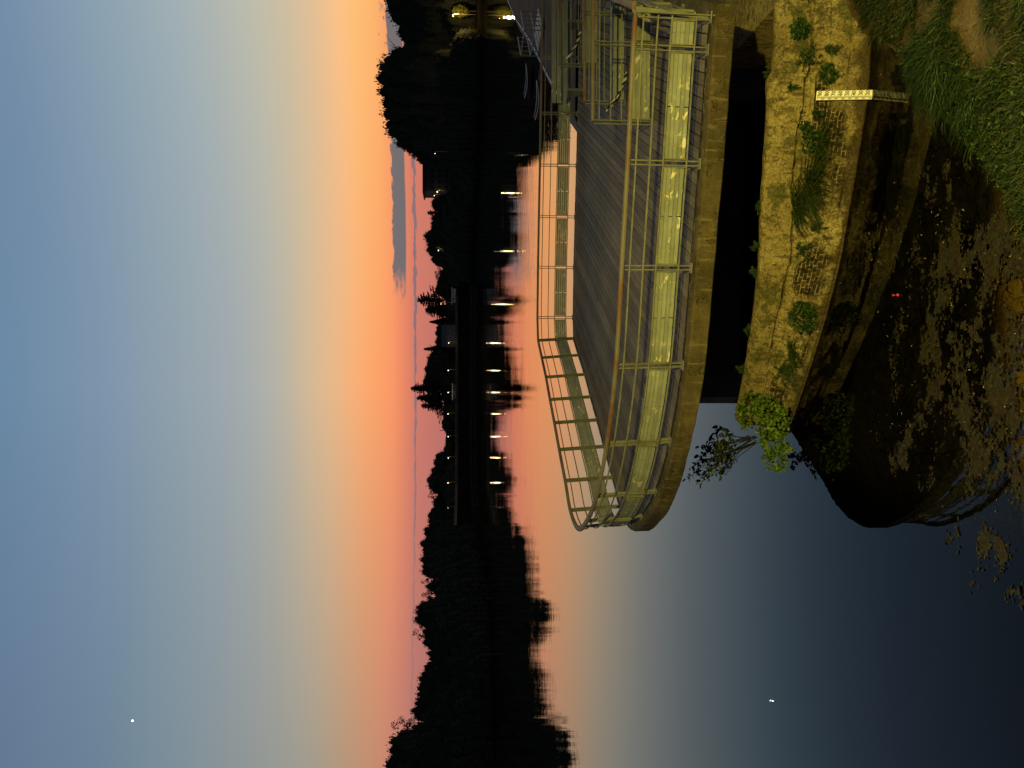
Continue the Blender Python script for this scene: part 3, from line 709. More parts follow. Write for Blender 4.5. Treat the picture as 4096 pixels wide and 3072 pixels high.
m.f = [(i * k + j, i * k + j + 1, (i + 1) * k + j + 1, (i + 1) * k + j) for i in range(len(cols) - 1) for j in range(k - 1)] + [tuple(range(k)), tuple(reversed(range((len(cols) - 1) * k, len(cols) * k)))]
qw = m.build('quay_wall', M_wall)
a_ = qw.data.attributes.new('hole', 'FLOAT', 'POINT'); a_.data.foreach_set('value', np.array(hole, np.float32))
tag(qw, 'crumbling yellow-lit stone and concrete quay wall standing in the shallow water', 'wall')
# submerged footing of the wall
m = MB(); ft = []
Df = D[14:]; Of = O[14:]
m.sweep(Df, Of, [(-.1, -.11), (.30, -.13), (.40, -.2), (.45, -.7), (-.1, -.7)])
m.v = [(a + .04 * noise.noise((a * 2, b * 2, 1)), b + .06 * noise.noise((a * 2.3, b * 2, 5)), c + .02 * noise.noise((a * 4, b * 4, 1))) for a, b, c in m.v]
m.build('footing', M_wall, qw)
# wall return on the right, leading back under the platform
m = MB(); m.box((7.35, 12.0, .50), (3.2, 2.3, 1.46), R(-1)); 
mm = m.build('quay_wall', M_wall); tag(mm, 'flat-topped corner of old wall at the far right, below the platform end', 'wall')
# kerb where grass meets water
m = MB(); kp = [Vector((5.15, 10.42, 0)), Vector((4.57, 9.74, 0)), Vector((4.04, 9.30, 0)), Vector((3.72, 9.05, 0))]; kd = dense(kp, .1)
m.sweep(kd, [o if o.x < 0 else -o for o in outs(kd)], [(-.16, -.3), (-.16, .07), (-.02, .09), (.0, .06), (.01, -.3)])
m.v = [(a, b, c + .02 * noise.noise((a * 6, b * 6, 0))) for a, b, c in m.v]
tag(m.build('bank_kerb', M_conc), 'thin worn concrete kerb where the grassy bank meets the dark pool', 'kerb')

def wall_pt(px, py, lift=0.0):
    """point of the wall face seen along a bearing"""
    a = ray(px, py); best = None; t_ = 8.0
    while t_ < 18:
        p = a * t_; z = CZ + p.z
        for s0, s1 in zip(ps[:-1], ps[1:]):
            if (s0.x - p.x) * (s1.x - p.x) <= 0:
                yb = s0.y + (s1.y - s0.y) * (p.x - s0.x) / (s1.x - s0.x); h = wall_h(p.x)
                if p.y >= yb + .30 * min(max(z, 0) / h, .62) / .62 or z <= .0: return Vector((p.x, p.y - lift, z))
        t_ += .02
    return Vector((a.x * 12.5, 12.5, CZ + a.z * 12.5))

# --- water level gauge
gp = wall_pt(3484, 384); gt = wall_pt(3262, 388)
ga = empty('water_gauge', (gp.x, gp.y - .05, 0), 'pale yellow graduated water level gauge fixed upright on the quay wall', 'gauge')
top_off = (gt - Vector((gp.x, gp.y, 0))); tilt = math.atan2(top_off.y, gt.z)
ga.rotation_euler = (-tilt, math.atan2(top_off.x, gt.z), 0)
GH = gt.z / math.cos(tilt) + .015; GW = .135
m = MB(); m.box((0, 0, GH / 2), (GW, .012, GH)); m.build('scale_plate', M_white, ga)
m = MB(); unitm = (GH - .045) / 7.75      # ten centimetres of scale
for i in range(0, 9):
    z0 = .045 + (i - .45) * unitm
    for kx in range(5):
        zz = z0 + kx * unitm / 10
        for up in (0, 1):
            z2 = zz + up * unitm / 2
            if z2 < .01 or z2 > GH - .02: continue
            m.box((-GW / 2 + .038 + (0 if up else -.008), -.0075, z2), (.042 if not up else .026, .003, unitm * .045))
    if .02 < z0 + unitm * .2 < GH - .06: m.box((-GW / 2 + .014, -.0075, z0 + unitm * .2), (.006, .003, unitm * .44))
    if .02 < z0 < GH: m.box((-GW / 2 + .052, -.0075, z0), (.062, .003, unitm * .05))
m.build('graduation', M_black, ga)
for i, tx in enumerate(['20', '30', '40', '50', '60', '70', '80', '90']):
    cu = bpy.data.curves.new('numeral', 'FONT'); cu.body = tx; cu.size = unitm * .78; cu.align_x = 'RIGHT'; cu.align_y = 'CENTER'; cu.extrude = .001; cu.offset = .0012
    to = bpy.data.objects.new('tmp', cu); COL.objects.link(to); bpy.context.view_layer.update()
    me = bpy.data.meshes.new_from_object(to.evaluated_get(bpy.context.evaluated_depsgraph_get())); bpy.data.objects.remove(to)
    me.transform(Matrix.Translation((GW / 2 - .006, -.009, .05 + (i + .12) * unitm)) @ Matrix.Rotation(R(90), 4, 'X')); me.materials.clear()
    link('numeral', me, M_black, ga)

# ============================================================ PLANTS ON THE WALL
def plant(px, py, kind, size, label, n=None, gp_=None, Ylift=.03):
    p = wall_pt(px, py, Ylift) if gp_ is None else gp_
    r = empty('wall_weed' if kind != 'bush' else 'leafy_bush', tuple(p), label, 'plant', 'weeds growing on the quay wall' if kind != 'bush' else None)
    if kind == 'leafy':
        n = int((n or 120) * 2.2); C = unit(n) * (rng.uniform(.2, 1, n) ** .5)[:, None] * [size, size * .45, size]; C[:, 1] = -abs(C[:, 1]); C[:, 2] -= size * .1
        link('foliage', leaf_cloud(C, .05, None, .7), M_weed, r)
    elif kind == 'sprig':
        Cs = []; Us = []; st = MB()
        for q in range(n or 9):
            d = Vector(unit(1)[0]) * 1.0; d.y = -abs(d.y) * .5; L_ = size * random.uniform(.6, 1.2); pts = [Vector((0, 0, 0)), d * L_ * .5 + Vector((0, 0, .02)), d * L_ - Vector((0, 0, L_ * .25))]
            st.tube(pts, [.004, .003, .002], 4)
            for t_ in np.linspace(.15, 1, 13):
                c = pts[0].lerp(pts[1], t_ * 2) if t_ < .5 else pts[1].lerp(pts[2], t_ * 2 - 1)
                for s2 in range(2): v = Vector(unit(1)[0]) * .03; Cs.append(c + v); Us.append((d * .6 + v * 20).normalized())
        st.build('stems', M_stem, r); link('foliage', leaf_cloud(np.array(Cs), .042, np.array(Us), .4), M_weed, r)
    elif kind == 'tuft':
        n = n or 150; b = rng.normal(0, 1, (n, 3)) * [size * .3, .02, size * .15]; d = unit(n); d[:, 1] = -abs(d[:, 1]) * .6; d[:, 2] = abs(d[:, 2]) * .5; d[:, 0] -= .2; d /= np.linalg.norm(d, axis=1)[:, None]
        link('foliage', blades(b, d, rng.uniform(.4, 1.1, n) * size, .010, bend=1.5), M_grass, r)
    return r
for px, py, kd_, sz, nn, lb in [
    (3190, 122, 'leafy', .17, 150, 'round clump of broad-leaved weeds high on the wall near the frame edge'),
    (3325, 205, 'sprig', .12, 7, 'small dark weed below the broad-leaved clump on the wall'),
    (3225, 245, 'sprig', .24, 16, 'straggly weed beside the round mark above the gauge'),
    (3305, 300, 'leafy', .16, 110, 'leafy weed growing just right of the gauge'),
    (3165, 352, 'sprig', .09, 6, 'small sprig on the crack above the gauge top'),
    (3268, 457, 'sprig', .10, 7, 'small sprig left of the upper end of the gauge'),
    (3215, 512, 'leafy', .10, 45, 'tight leafy weed second left of the gauge'),
    (3245, 575, 'leafy', .21, 110, 'wide spreading weed left of the gauge over bare brick'),
    (3285, 560, 'tuft', .22, 90, 'thin grass tuft beneath the wide spreading weed'),
    (3270, 650, 'tuft', .26, 110, 'trailing grass with bare stalks right of the big grassy clump'),
    (3245, 745, 'tuft', .36, 340, 'big grassy clump in the middle of the wall'),
    (3190, 815, 'tuft', .28, 220, 'low grass patch along the crack left of the big clump'),
    (3255, 920, 'sprig', .15, 9, 'star-shaped sprig between the grass and the bare brick'),
    (3205, 1004, 'sprig', .17, 10, 'row of small leaves on the wall above the square brick hole'),
    (3200, 1270, 'leafy', .29, 260, 'large round-leaved cluster hanging mid wall'),
    (3165, 1410, 'tuft', .20, 160, 'grass tuft between the round-leaved cluster and the fern'),
    (3140, 1490, 'sprig', .30, 34, 'bright ferny weed near the broken end of the wall')]:
    plant(px, py, kd_, sz, lb, nn)
for px, py, sz, lb in [(3036, 402, .16, 'upright leafy sprig on the wall top near the gauge'), (3026, 905, .11, 'small sprig on the wall top behind the grassy clump'), (3024, 1050, .15, 'ragged weed on the wall top above the brick hole'), (3008, 1165, .10, 'thin sprig on the wall top with a pale stalk'), (2998, 1385, .12, 'weed on the wall top above the round-leaved cluster'), (2955, 1540, .16, 'curled sprig on the wall top beside the leafy bush')]:
    a = onz(px, py, wall_h(1.0)); xw = a.x; i_ = min(range(len(D)), key=lambda q_: abs(D[q_].x - xw)); p = D[i_] - O[i_] * .54; plant(0, 0, 'sprig', sz, lb, 9, Vector((p.x, p.y, wall_h(p.x) + .01)))

def bush(name, label, c, blobs, n, size, mt, stem_to):
    r = empty(name, tuple(c), label, 'bush'); Cs = []
    for (bx_, by_, bz_, rx_, ry_, rz_) in blobs:
        k_ = int(n * (rx_ * rz_) / sum(b[3] * b[5] for b in blobs)); u = unit(k_) * (rng.uniform(.35, 1, k_) ** .6)[:, None]; Cs.append(u * [rx_, ry_, rz_] + [bx_, by_, bz_])
    C = np.concatenate(Cs); U = unit(len(C)) + [0, -.2, -.5]; U /= np.linalg.norm(U, axis=1)[:, None]
    link('foliage', leaf_cloud(C, size, U, .8), mt, r)
    st = MB()
    for i in range(stem_to):
        t_ = C[rng.integers(len(C))]; mid = Vector(t_) * .5 + Vector((random.uniform(-.08, .08), 0, random.uniform(-.05, .1))); st.tube([(0, 0, 0), mid, t_], [.012, .008, .003], 5)
    st.build('stems', M_stem, r); return r
c0 = Vector((-.95, 12.9, .55))
def rel(x, y, Y, rx, ry, rz):
    p = atY(x, y, Y) - c0; return (p.x, p.y, p.z, rx, ry, rz)
bush('leafy_bush', 'bright green leafy bush spilling over the end of the quay wall', c0,
     [rel(3010, 1610, 12.75, .22, .2, .22), rel(3070, 1640, 12.6, .26, .22, .25), rel(2985, 1690, 12.9, .16, .15, .14), rel(3110, 1700, 12.45, .24, .2, .22), rel(3090, 1770, 12.5, .26, .22, .24), rel(3100, 1840, 12.5, .22, .2, .24), rel(3065, 1720, 12.6, .24, .2, .2), rel(2960, 1640, 12.9, .12, .12, .08), rel(3150, 1790, 12.5, .10, .12, .14), rel(3130, 1640, 12.5, .12, .12, .12)], 1500, .066, M_bush, 26)
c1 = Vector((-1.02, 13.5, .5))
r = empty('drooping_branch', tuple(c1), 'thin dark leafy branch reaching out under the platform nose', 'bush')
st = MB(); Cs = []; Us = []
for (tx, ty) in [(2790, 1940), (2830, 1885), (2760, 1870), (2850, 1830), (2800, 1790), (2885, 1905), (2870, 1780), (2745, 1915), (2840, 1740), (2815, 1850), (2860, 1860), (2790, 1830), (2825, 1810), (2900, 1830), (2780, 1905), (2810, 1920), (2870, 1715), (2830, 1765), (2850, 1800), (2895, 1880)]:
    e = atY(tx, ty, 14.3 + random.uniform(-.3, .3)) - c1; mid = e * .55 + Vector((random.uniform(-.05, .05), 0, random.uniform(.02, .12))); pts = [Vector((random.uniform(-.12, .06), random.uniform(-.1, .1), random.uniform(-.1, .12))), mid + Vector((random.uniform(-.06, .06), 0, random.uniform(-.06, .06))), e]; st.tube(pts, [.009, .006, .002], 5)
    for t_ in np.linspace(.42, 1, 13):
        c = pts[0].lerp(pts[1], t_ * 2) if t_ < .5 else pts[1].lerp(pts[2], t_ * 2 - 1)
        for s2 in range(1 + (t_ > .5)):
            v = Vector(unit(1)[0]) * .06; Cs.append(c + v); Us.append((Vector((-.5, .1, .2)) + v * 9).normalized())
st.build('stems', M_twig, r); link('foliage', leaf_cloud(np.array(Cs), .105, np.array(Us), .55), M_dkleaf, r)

# ============================================================ FOREGROUND GRASS, POOL
def scatter(n, x0, x1, y0, y1):
    X = rng.uniform(x0, x1, n); Y = rng.uniform(y0, y1, n); ins = inside(X, Y, POLY) & (dist_poly(X, Y, SH) > .03); return X[ins], Y[ins]
X, Y = scatter(120000, 1.2, 7.6, 5.2, 10.9)
keep = (X < Y * .62 + .3) & (X > Y * .14 - .3) & ((Y < 10.35) | (X < 5.2)); X, Y = X[keep], Y[keep]
dm = dirt_mask(X, Y); keep = rng.uniform(size=len(X)) > dm * .985; X, Y = X[keep], Y[keep]
clump = np.array([noise.noise((a * 1.6, b * 1.6, 0)) for a, b in zip(X, Y)])
keep = rng.uniform(size=len(X)) < np.clip(.62 + clump * 1.1, .12, 1); X, Y, clump = X[keep], Y[keep], clump[keep]
Z = bank_z(X, Y); n = len(X); d = rng.normal(0, .42, (n, 3)); d[:, 2] = 1; d[:, 0] -= .15; d /= np.linalg.norm(d, axis=1)[:, None]
gm = blades(np.stack([X, Y, Z - .01], 1), d, rng.uniform(.05, .14, n) * (1 + np.clip(clump, 0, 1) * 1.2), .008, bend=.9)
tag(link('bank_grass', gm, M_grass), 'short green grass covering the lamplit bank in the corner', 'grass', kind='stuff')
# tall tussock hanging over the pool
def tussock(px, py, n, L0, dirv, spread, label, w=.010):
    p = bank_hit(px, py); r = empty('grass_tussock', tuple(p), label, 'grass clump'); b = rng.normal(0, 1, (n, 3)) * [spread, spread, .01]
    b[:, 2] = bank_z(b[:, 0] + p.x, b[:, 1] + p.y) - p.z - .02
    d = rng.normal(0, .45, (n, 3)) + np.array(dirv); d[:, 2] = abs(d[:, 2]) + .25; d /= np.linalg.norm(d, axis=1)[:, None]
    link('foliage', blades(b, d, rng.uniform(.45, 1.1, n) * L0, w, bend=1.3), M_grassL, r)
tussock(3760, 250, 1300, .36, (-.45, .5, .55), .15, 'tall tousled grass tussock leaning over the pool beside the bare earth')
tussock(3690, 215, 320, .24, (-.3, .7, .5), .09, 'smaller grass tussock at the kerb end of the bank')
tussock(3860, 390, 420, .22, (-.7, .3, .4), .22, 'low spreading grass tussock at the water edge below the tall one')
m = MB(); a = bank_hit(3800, 325) + Vector((0, 0, .22)); b = bank_hit(3700, 272) + Vector((-.05, .1, .25)); m.tube([a, a.lerp(b, .5) + Vector((0, 0, .03)), b], [.006, .005, .003], 5)
tag(m.build('dry_stalk', M_leaflit), 'single pale dry stalk lying across the tall tussock', 'stalk')
# low broad-leaved ground weeds on the bank
X, Y = scatter(9000, 1.5, 6.4, 6.2, 9.6); keep = (X < Y * .6) & (X > Y * .2) & (dirt_mask(X, Y) < .2) & (dist_poly(X, Y, SH) < 1.3); X, Y = X[keep], Y[keep]
X = X[:2200]; Y = Y[:2200]; Z = bank_z(X, Y) + rng.uniform(.02, .12, len(X))
tag(link('bank_weeds', leaf_cloud(np.stack([X, Y, Z], 1), .045, None, .5), M_weed), 'small leafy weeds mixed into the grass along the water edge', 'weeds', kind='stuff')

# floating algae mats: cells kept where a stretched noise is high
step = .026; gx = np.arange(-3.6, 3.6, step); gy = np.arange(6.2, 11.3, step); VX, VY = np.meshgrid(gx, gy)
def fb(x, y, s, z): return noise.fractal(Vector((x * s, y * s * 1.0, z)), 1.0, 2.0, 4)
REG = [(3930, 1050, .62, .9, .95), (3850, 1500, .75, .7, 1.0), (3960, 1800, .5, .6, .85), (3700, 1350, .8, .5, .5), (3950, 2200, .36, .6, .66), (4060, 1350, .8, .5, .7), (3640, 1750, .5, .5, .5), (3520, 950, .5, .35, .42), (3780, 820, .5, .45, .55), (3800, 1050, .6, .55, .85), (4060, 1550, .7, .5, .75)]
RW = [(onz(a, b, 0).x, onz(a, b, 0).y, c, d_, e) for a, b, c, d_, e in REG]
dens = np.zeros(VX.shape)
for cx, cy, rx_, ry_, s_w in RW: dens = np.maximum(dens, s_w * np.exp(-(((VX - cx) / rx_) ** 2 + ((VY - cy) / ry_) ** 2) * .9))
NN = np.vectorize(lambda a, b: fb(a * .62, b, 2.6, 3.0) + .75 * fb(a * .55, b, 6.5, 8.0) + .5 * noise.noise((a * 9, b * 24, 2)))(VX, VY)
shd = inside(VX, VY, POLY)
keep = (NN + dens * .95 > .66) & (dens > .12) & ~shd
cz = .006 + .004 * np.sin(VX * 40) * np.sin(VY * 37)
kc = keep[:-1, :-1] & keep[1:, :-1] & keep[:-1, 1:] & keep[1:, 1:]
ii = np.arange(VX.size).reshape(VX.shape); JX = VX + rng.normal(0, step * .22, VX.shape); JY = VY + rng.normal(0, step * .22, VX.shape)
fa = np.stack([ii[:-1, :-1], ii[:-1, 1:], ii[1:, 1:], ii[1:, :-1]], -1)[kc]
used = np.unique(fa); remap = -np.ones(VX.size, int); remap[used] = np.arange(len(used))
me = np_mesh('floating_weed', np.stack([JX, JY, cz], -1).reshape(-1, 3)[used], [remap[fa]])
tag(link('floating_weed', me, M_mat, smooth=True), 'ragged olive-brown mats of algae floating on the near pool', 'algae', kind='stuff')
# loose scraps thicken the ragged edges of the mats
nb_ = 26000; X = rng.uniform(-3.4, 3.4, nb_); Y = rng.uniform(6.3, 11.2, nb_); dl = np.zeros(nb_)
for cx, cy, rx_, ry_, s_w in RW: dl = np.maximum(dl, s_w * np.exp(-(((X - cx) / rx_) ** 2 + ((Y - cy) / ry_) ** 2) * .75))
nn_ = np.array([fb(a * .62, b, 2.6, 3.0) + .55 * fb(a * .4, b, 9.0, 8.0) for a, b in zip(X, Y)])
yb = np.interp(X, [q_[0] for q_ in WB[::-1]], [q_[1] for q_ in WB[::-1]])
k_ = (nn_ + dl * .95 + rng.normal(0, .10, nb_) > .58) & (dl > .08) & (~inside(X, Y, POLY)) & (Y < yb - .15); X, Y = X[k_], Y[k_]; n = len(X)
C = np.stack([X, Y, rng.uniform(.008, .016, n)], 1); an = rng.normal(0, .7, n); U = np.stack([np.cos(an), np.sin(an), rng.normal(0, .08, n)], 1); V2 = np.stack([-np.sin(an), np.cos(an), rng.normal(0, .12, n)], 1); s = rng.uniform(.008, .034, n)[:, None]
P = np.stack([C - U * s * 1.3, C - U * s * .2 + V2 * s * .5, C + U * s, C + U * s * .3 - V2 * s * .6], 1)
me = np_mesh('weed_scraps', P.reshape(-1, 3), [np.arange(n * 4).reshape(-1, 4)])
tag(link('weed_scraps', me, M_bits), 'loose dark scraps of weed along the ragged edges of the algae mats', 'algae', kind='stuff')
# floating leaves and husks
n = 1500; X = rng.uniform(-3.2, 4.6, n); Y = rng.uniform(6.6, 11.6, n)
dl = np.zeros(n)
for cx, cy, rx_, ry_, s_w in RW: dl = np.maximum(dl, np.exp(-(((X - cx) / rx_) ** 2 + ((Y - cy) / ry_) ** 2) * .5))
yb = np.interp(X, [q_[0] for q_ in WB[::-1]], [q_[1] for q_ in WB[::-1]]); k_ = (~inside(X, Y, POLY)) & (Y < yb - .1) & (X > -3.2) & (rng.uniform(size=n) < .10 + dl * .6) & (X > -1.6 - (Y > 9) * -0.4)
X, Y = X[k_], Y[k_]; C = np.stack([X, Y, np.full(len(X), .010)], 1); U = rng.normal(size=(len(X), 3)); U[:, 2] = .05 * U[:, 2]; U /= np.linalg.norm(U, axis=1)[:, None]
nrm = np.tile([0, 0, 1.0], (len(X), 1)); V2 = np.cross(U, nrm); s = rng.uniform(.006, .024, len(X))[:, None]
P = np.stack([C - U * s, C + V2 * s * .35 + [0, 0, .004], C + U * s, C - V2 * s * .35 + [0, 0, .003]], 1)
me = np_mesh('floating_leaves', P.reshape(-1, 3), [np.arange(len(X) * 4).reshape(-1, 4)])
tag(link('floating_leaves', me, M_leaflit), 'pale dead leaves and husks scattered on the pool surface', 'leaves', kind='stuff')
# submerged pondweed strands
n = 1600; X = rng.uniform(-2.2, 3.8, n); Y = rng.uniform(7.2, 11.2, n); yb = np.interp(X, [q_[0] for q_ in WB[::-1]], [q_[1] for q_ in WB[::-1]]); k_ = (~inside(X, Y, POLY)) & (Y < yb - .4); X, Y = X[k_], Y[k_]
b = np.stack([X, Y, bank_z(X, Y)], 1); d = rng.normal(0, .5, b.shape); d[:, 2] = .5; d[:, 1] -= .2; d /= np.linalg.norm(d, axis=1)[:, None]
tag(link('pondweed', blades(b, d, np.minimum(rng.uniform(.1, .5, len(b)), -b[:, 2] * 1.1 + .02), .014, bend=.8), M_scum), 'thin brown pondweed strands standing in the shallow pool', 'pondweed', kind='stuff')
# red litter
p = onz(3592, 1180, .012); m = sphere_mb(.026, 10, 6, (0, 0, .006), (1.5, .8, .5)); m2 = MB(); m.add([(.03, .01, .01), (.10, .035, .012), (.115, .0, .012), (.10, .03, .02)], [(0, 1, 2), (0, 2, 3)])
o = m.build('litter', M_red); o.location = p; o.rotation_euler = (0, 0, R(75)); tag(o, 'small crumpled red plastic wrapper floating in the pool', 'litter')

# ============================================================ BOATS AND FRAME ON THE RIGHT-HAND SHORE
def boat(px, py, L_, mt, label, rz, nm='rowing_boat'):
    p = onz(px, py, .0); r = empty(nm, (p.x, p.y, 0), label, 'boat', None, rz); m = MB(); st_ = []
    for t_ in np.linspace(-1, 1, 13):
        w_ = .72 * (1 - abs(t_) ** 2.6 * (1 if t_ > 0 else .45)) + .02; sh = .42 + .16 * t_ * t_; st_.append([(t_ * L_ / 2, -w_, sh), (t_ * L_ / 2, -w_ * .75, .08), (t_ * L_ / 2, 0, -.1), (t_ * L_ / 2, w_ * .75, .08), (t_ * L_ / 2, w_, sh), (t_ * L_ / 2, w_ * .9, sh), (t_ * L_ / 2, w_ * .65, .14), (t_ * L_ / 2, -w_ * .65, .14), (t_ * L_ / 2, -w_ * .9, sh)])
    vs = [v for s2 in st_ for v in s2]; k_ = 9
    m.add(vs, [(i * k_ + j, i * k_ + (j + 1) % k_, (i + 1) * k_ + (j + 1) % k_, (i + 1) * k_ + j) for i in range(12) for j in range(k_)] + [tuple(range(9)), tuple(reversed(range(12 * 9, 13 * 9)))]); m.build('hull', mt, r)
    m = MB()
    for s2 in (-1, 1): m.tube([(st[0][0], s2 * abs(st[0][1]), st[0][2] + .02) for st in st_], .03, 6)
    m.build('gunwale', M_boatw, r)
    for xx in (-.25, .2): m = MB(); m.box((xx * L_, 0, .34), (.22, 1.1, .03)); m.build('thwart', M_stem, r)
boat(2128, 322, 2.6, M_dark, 'dark rowing boat with a pale gunwale moored off the grey revetment', R(-38))
boat(2175, 400, 2.6, M_boatr, 'dull red rowing boat lying at the tip of the grey revetment', R(-32))
# steel landing-stage guard rail
p0 = onz(2178, 122, .6); p1 = onz(2160, 50, .6)
r = empty('landing_stage', tuple(p0), 'small pale landing stage with steel hoop railings on the brown shore', 'jetty')
e = p1 - p0; sd = Vector((-.5, 2.6, 0)); m = MB()
for off in (Vector((0, 0, 0)), sd):
    for t_ in np.linspace(0, 1, 5): q = e * t_ + off; m.tube([q, q + Vector((0, 0, 1.3))], .04, 6)
    for h in (.65, 1.3): m.tube([off + Vector((0, 0, h)), e + off + Vector((0, 0, h))], .045, 6)
for h in (.65, 1.3): m.tube([Vector((0, 0, h)), sd + Vector((0, 0, h))], .045, 6)
m.build('hoop_railing', M_galv, r)
m = MB()
for j in range(4): q = sd * (j / 3.6) + e * .1; m.box((q.x + e.x * .5, q.y + e.y * .5, .1), (e.length, .45, .08), math.atan2(e.y, e.x))
m.build('planking', M_galv, r)

# ============================================================ TREES
def trunk_mesh(h, r0, seed):
    random.seed(seed); m = MB(); m.tube([(0, 0, -.03), (.01, 0, .25 * h), (.0, .01, .55 * h), (.01, 0, .85 * h)], [r0, r0 * .8, r0 * .5, r0 * .15], 7)
    for i in range(7):
        z = h * random.uniform(.28, .7); a = random.uniform(0, 6.28); L_ = random.uniform(.15, .32); m.tube([(0, 0, z), (math.cos(a) * L_ * .5, math.sin(a) * L_ * .5, z + .08), (math.cos(a) * L_, math.sin(a) * L_, z + .16)], [r0 * .4, r0 * .25, r0 * .08], 5)
    me = bpy.data.meshes.new('trunk'); me.from_pydata(m.v, [], m.f); me.materials.append(M_bark); return me
def crown_broad(seed, n=3600, sparse=False, roundy=False):
    global rng; rng = np.random.default_rng(seed); Cs = []; cores = MB()
    k_ = 12 if roundy else (9 if sparse else 26)
    for i in range(k_):
        if sparse:
            z = rng.uniform(.25, .86); env = math.sin(math.pi * min(1, max(0, (z - .02) / .98))) ** .6 * .5
            a = rng.uniform(0, 6.28); rr = rng.uniform(.2, .85) * env; c = np.array([math.cos(a) * rr, math.sin(a) * rr, z]); r = np.array([1, 1, .85]) * rng.uniform(.08, .14)
        else:
            a = i * 2.4 + rng.uniform(-.4, .4); cz_ = 1 - 1.55 * (i + .5) / k_; rad = math.sqrt(max(0, 1 - cz_ * cz_))
            br = rng.uniform(.13, .19) if not roundy else .2
            c = np.array([math.cos(a) * rad * (.5 - br), math.sin(a) * rad * (.5 - br), .50 + cz_ * (.48 - br) + (rng.uniform(-.02, .02) if not roundy else 0)]); r = np.array([br, br, br])
        q = int(n / k_); u = unit(q) * (rng.uniform(.55 if not sparse else .1, 1.08, q) ** .5)[:, None]; Cs.append(u * r + c)
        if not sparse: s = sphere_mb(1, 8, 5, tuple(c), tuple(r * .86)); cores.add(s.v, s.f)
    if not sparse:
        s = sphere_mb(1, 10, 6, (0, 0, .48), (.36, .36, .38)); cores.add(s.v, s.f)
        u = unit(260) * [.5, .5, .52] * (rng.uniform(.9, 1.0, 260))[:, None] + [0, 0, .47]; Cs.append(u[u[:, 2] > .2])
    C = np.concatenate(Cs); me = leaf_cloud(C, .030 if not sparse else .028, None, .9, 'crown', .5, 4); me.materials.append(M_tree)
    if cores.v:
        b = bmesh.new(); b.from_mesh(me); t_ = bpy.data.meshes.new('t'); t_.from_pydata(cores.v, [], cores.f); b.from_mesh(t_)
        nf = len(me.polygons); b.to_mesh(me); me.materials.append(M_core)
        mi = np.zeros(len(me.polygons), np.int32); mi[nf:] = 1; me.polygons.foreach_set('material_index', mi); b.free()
    return me
def crown_conifer(seed, layers=16, tight=False, droop=.25, ragged=.35):
    global rng; rng = np.random.default_rng(seed); Cs = []; Us = []
    for i in range(layers):
        z = .08 + .9 * i / layers; Rr = .5 * (1 - z) ** (.75 if not tight else .9) + .015
        for j in range(15):
            a = rng.uniform(0, 6.28); L_ = Rr * rng.uniform(1 - ragged * 1.6, 1.0 + ragged * .3); q = int(44 * (L_ / .5) + 8)
            t_ = rng.uniform(0, 1, q); x = math.cos(a) * L_ * t_; y = math.sin(a) * L_ * t_; zz = z - droop * L_ * t_ * t_ + .04 * t_
            sp = .012 + .03 * (1 - t_) * (L_ / .3); Cs.append(np.stack([x, y, zz], 1) + rng.normal(0, 1, (q, 3)) * sp[:, None] * .6); Us.append(np.tile([math.cos(a), math.sin(a), .1], (q, 1)))
    C = np.concatenate(Cs); C = np.concatenate([C, rng.normal(0, 1, (220, 3)) * [.035, .035, 0] + np.stack([np.zeros(220), np.zeros(220), rng.uniform(.05, 1.0, 220)], 1)]); Us.append(np.tile([0, 0, 1], (220, 1))); U = np.concatenate(Us) + rng.normal(0, .4, (len(C), 3)); U /= np.linalg.norm(U, axis=1)[:, None]
    me = leaf_cloud(C, .058, U, .6, 'crown', .4, 4); me.materials.append(M_tree); return me
CR = {'b': [crown_broad(s) for s in (11, 12, 13, 14, 15)], 's': [crown_broad(s, 900, True) for s in (21, 22, 23)], 'r': [crown_broad(s, 3200, False, True) for s in (31, 32)],
      'c': [crown_conifer(41), crown_conifer(42, 14, False, .1, .5)], 'p': [crown_conifer(51, 9, False, -.15, .7)], 'x': [crown_conifer(61, 18, True, .3, .2)]}
TR = [trunk_mesh(1, .03, 1), trunk_mesh(1, .022, 2)]
def treeY(py):
    return float(np.interp(py, [-300, 0, 600, 760, 1050, 1130, 1550, 2090, 2160, 2300, 2460, 2700, 2900, 3300], [262, 268, 272, 300, 346, 388, 394, 388, 300, 210, 182, 190, 215, 222]))
